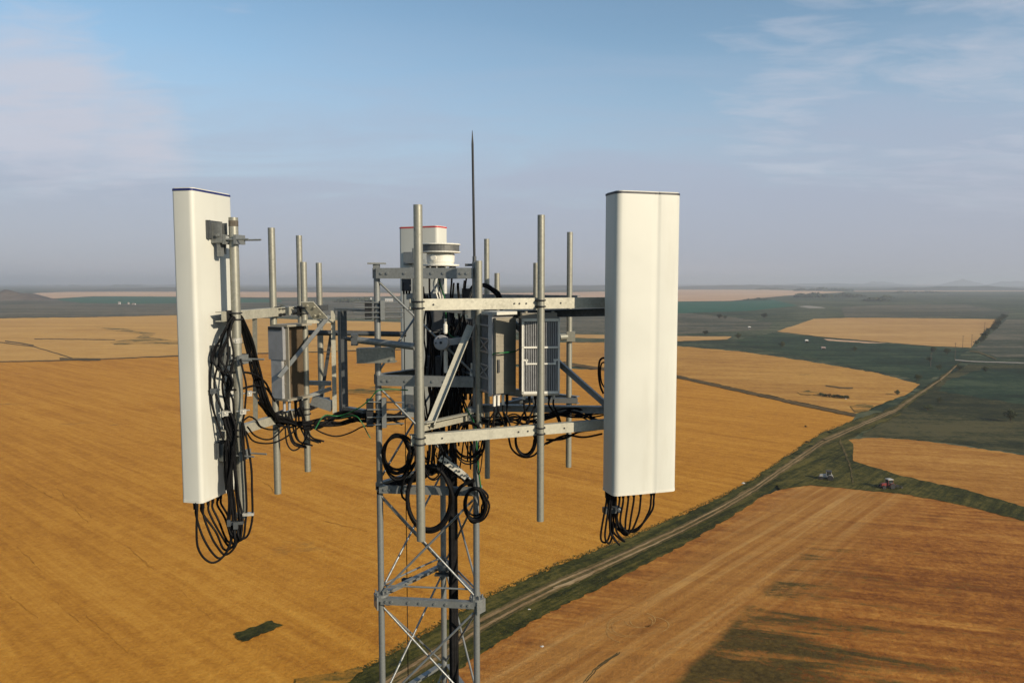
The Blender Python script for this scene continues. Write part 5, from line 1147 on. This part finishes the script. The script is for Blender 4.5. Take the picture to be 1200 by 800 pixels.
# ================================================================== ROUGH GRASS
mb = MB(); r = random.Random(11); mb2 = MB()
for i in range(14000):
    px = r.uniform(380, 1010); 
    k = max(j for j in range(len(TR)) if TR[j][0] <= max(px, TR[0][0])) if px >= TR[0][0] else 0
    k = min(k, len(TR)-2); t = (px-TR[k][0])/(TR[k+1][0]-TR[k][0]); yc_ = TR[k][1]+(TR[k+1][1]-TR[k][1])*t; h_ = wd[k]+(wd[k+1]-wd[k])*t
    side = r.choice((-1, 1)); py = yc_+side*h_*r.triangular(0.5, 1.08, 0.93)
    if py > 830: continue
    p = G(px, py, 0.1); hh = r.uniform(0.10, 0.34); b = mb if r.random() < 0.75 else mb2
    for j in range(3):
        a = r.uniform(0, 6.28); w = Vector((math.cos(a), math.sin(a), 0))*hh*r.uniform(0.25, 0.5); lean = Vector((r.uniform(-0.3, 0.3), r.uniform(-0.3, 0.3), 1))*hh
        b.add([p-w, p+w, p+lean], [(0, 1, 2)])
leaf_mat('verge_blade', (0.04, 0.042, 0.008), (0.085, 0.078, 0.018)); leaf_mat('dry_blade', (0.09, 0.062, 0.016), (0.19, 0.12, 0.034))
solo('grass', mb, 'verge_blade', 'dark rough grass growing along the verges of the track', 'grass', kind='stuff', origin=(0, 0, 0))
solo('dry_grass', mb2, 'dry_blade', 'dry pale grass mixed into the verges of the track', 'grass', kind='stuff', origin=(0, 0, 0))

# ================================================================== AIR, SKY, SUN, CAMERA
mb = MB(); mb.obox((0, 0, 74.0), (42000, 0, 0), (0, 42000, 0), (0, 0, 76.0))
hz = bpy.data.materials.new('haze'); hz.use_nodes = True; nt = hz.node_tree; nt.nodes.clear()
o_ = nt.nodes.new('ShaderNodeOutputMaterial'); pv = nt.nodes.new('ShaderNodeVolumePrincipled')
pv.inputs['Color'].default_value = (0.66, 0.71, 0.80, 1); pv.inputs['Density'].default_value = 0.00014; pv.inputs['Anisotropy'].default_value = 0.2
nt.links.new(pv.outputs[0], o_.inputs['Volume']); MATS['haze'] = hz
hzo = solo('haze', mb, 'haze', 'thin blue haze over the whole land', 'haze', kind='stuff', origin=(0, 0, 0))

SUN_EL, SAZ = R(23), R(131)          # azimuth clockwise from the view direction: to the right and a little behind
sd = Vector((math.sin(SAZ)*math.cos(SUN_EL), math.cos(SAZ)*math.cos(SUN_EL), math.sin(SUN_EL)))
L_ = bpy.data.lights.new('sun', 'SUN'); L_.energy = 4.8; L_.angle = R(0.53); L_.color = (1.0, 0.86, 0.66)
so = bpy.data.objects.new('sun', L_); COL.objects.link(so); so.rotation_euler = (-sd).to_track_quat('-Z', 'Y').to_euler(); so.location = (40, -40, 120)
W = bpy.data.worlds.new('World'); sc.world = W; W.use_nodes = True; nt = W.node_tree; nt.nodes.clear()
out = N(nt, 'ShaderNodeOutputWorld'); bg = N(nt, 'ShaderNodeBackground'); bgc = N(nt, 'ShaderNodeBackground')
sky = N(nt, 'ShaderNodeTexSky', sky_type='NISHITA', sun_disc=False, sun_elevation=SUN_EL, sun_rotation=SAZ, altitude=600, air_density=1.0, dust_density=1.2, ozone_density=1.6)
nt.links.new(mixc(nt, 1.0, sky.outputs[0], (0.97, 1.03, 0.96), 'MULTIPLY'), bg.inputs['Color']); bg.inputs['Strength'].default_value = 0.118
tc = N(nt, 'ShaderNodeTexCoord'); sep = N(nt, 'ShaderNodeSeparateXYZ'); nt.links.new(tc.outputs['Generated'], sep.inputs[0])
zc = math_(nt, 'MAXIMUM', sep.outputs['Z'], 0.0); inv = math_(nt, 'DIVIDE', 1.0, math_(nt, 'ADD', zc, 0.12))
cmb = N(nt, 'ShaderNodeCombineXYZ'); nt.links.new(math_(nt, 'MULTIPLY', sep.outputs['X'], inv), cmb.inputs[0]); nt.links.new(math_(nt, 'MULTIPLY', sep.outputs['Y'], inv), cmb.inputs[1])
mp = N(nt, 'ShaderNodeMapping'); mp.inputs['Rotation'].default_value = (0, 0, 0.25); mp.inputs['Scale'].default_value = (0.8, 1.7, 1); nt.links.new(cmb.outputs[0], mp.inputs[0])
f1 = nz(nt, mp.outputs[0], 1.1, 8, 0.58, 0.5); f2 = nz(nt, mp.outputs[0], 4.0, 7, 0.62, 0.6)
def blob(px, py, r0, r1):
    d = ray(px, py).normalized(); dn = N(nt, 'ShaderNodeVectorMath', operation='DISTANCE'); nt.links.new(tc.outputs['Generated'], dn.inputs[0]); dn.inputs[1].default_value = d
    mr = N(nt, 'ShaderNodeMapRange', interpolation_type='SMOOTHSTEP'); nt.links.new(dn.outputs['Value'], mr.inputs[0]); mr.inputs[1].default_value = r1; mr.inputs[2].default_value = r0; mr.inputs[3].default_value = 0; mr.inputs[4].default_value = 1
    return mr.outputs[0]
ell = math_(nt, 'MAXIMUM', blob(50, 125, 0.03, 0.15), math_(nt, 'MULTIPLY', blob(150, 160, 0.02, 0.12), 0.85))
ell = math_(nt, 'MAXIMUM', ell, math_(nt, 'MULTIPLY', blob(950, 105, 0.02, 0.20), 0.55)); ell = math_(nt, 'MAXIMUM', ell, math_(nt, 'MULTIPLY', blob(1190, 70, 0.06, 0.32), 0.5)); 
veil = N(nt, 'ShaderNodeMapRange', interpolation_type='SMOOTHSTEP'); nt.links.new(math_(nt, 'ADD', sep.outputs['Z'], math_(nt, 'MULTIPLY', math_(nt, 'SUBTRACT', f1, 0.5), 0.22)), veil.inputs[0]); veil.inputs[1].default_value = 0.34; veil.inputs[2].default_value = 0.09; veil.inputs[3].default_value = 0.0; veil.inputs[4].default_value = 0.92
cl = math_(nt, 'ADD', ell, math_(nt, 'ADD', math_(nt, 'MULTIPLY', math_(nt, 'SUBTRACT', f1, 0.5), 1.6), math_(nt, 'MULTIPLY', math_(nt, 'SUBTRACT', f2, 0.5), 1.0)))
cl = ramp(nt, cl, [(0.36, 0.0), (1.0, 0.85)])
cl = math_(nt, 'MULTIPLY', cl, ramp(nt, sep.outputs['Z'], [(0.03, 0.0), (0.14, 1.0)]))
bgv = N(nt, 'ShaderNodeBackground'); nt.links.new(ramp(nt, sep.outputs['Z'], [(0.0, (0.30, 0.315, 0.375)), (0.05, (0.315, 0.335, 0.41)), (0.14, (0.325, 0.365, 0.46)), (0.30, (0.30, 0.385, 0.51))]), bgv.inputs['Color']); bgv.inputs['Strength'].default_value = 1.0
bgc.inputs['Color'].default_value = (0.455, 0.47, 0.54, 1); bgc.inputs['Strength'].default_value = 1.0
mx1 = N(nt, 'ShaderNodeMixShader'); nt.links.new(veil.outputs[0], mx1.inputs[0]); nt.links.new(bg.outputs[0], mx1.inputs[1]); nt.links.new(bgv.outputs[0], mx1.inputs[2])
mx2 = N(nt, 'ShaderNodeMixShader'); nt.links.new(cl, mx2.inputs[0]); nt.links.new(mx1.outputs[0], mx2.inputs[1]); nt.links.new(bgc.outputs[0], mx2.inputs[2])
nt.links.new(mx2.outputs[0], out.inputs[0])
cam = bpy.data.cameras.new('camera'); co = bpy.data.objects.new('camera', cam); COL.objects.link(co); co.location = CAM; co.rotation_euler = (math.pi/2-TH, 0, 0)
cam.sensor_width = 36.0; cam.lens = 36*FPX/1200; cam.clip_start = 0.1; cam.clip_end = 120000
sc.camera = co
sc.view_settings.view_transform = 'Standard'; sc.view_settings.look = 'None'; sc.view_settings.exposure = 0.35; sc.view_settings.gamma = 1.0; sc.view_settings.use_curve_mapping = False
sc.cycles.volume_bounces = 1; sc.cycles.max_bounces = 6; sc.cycles.transparent_max_bounces = 16
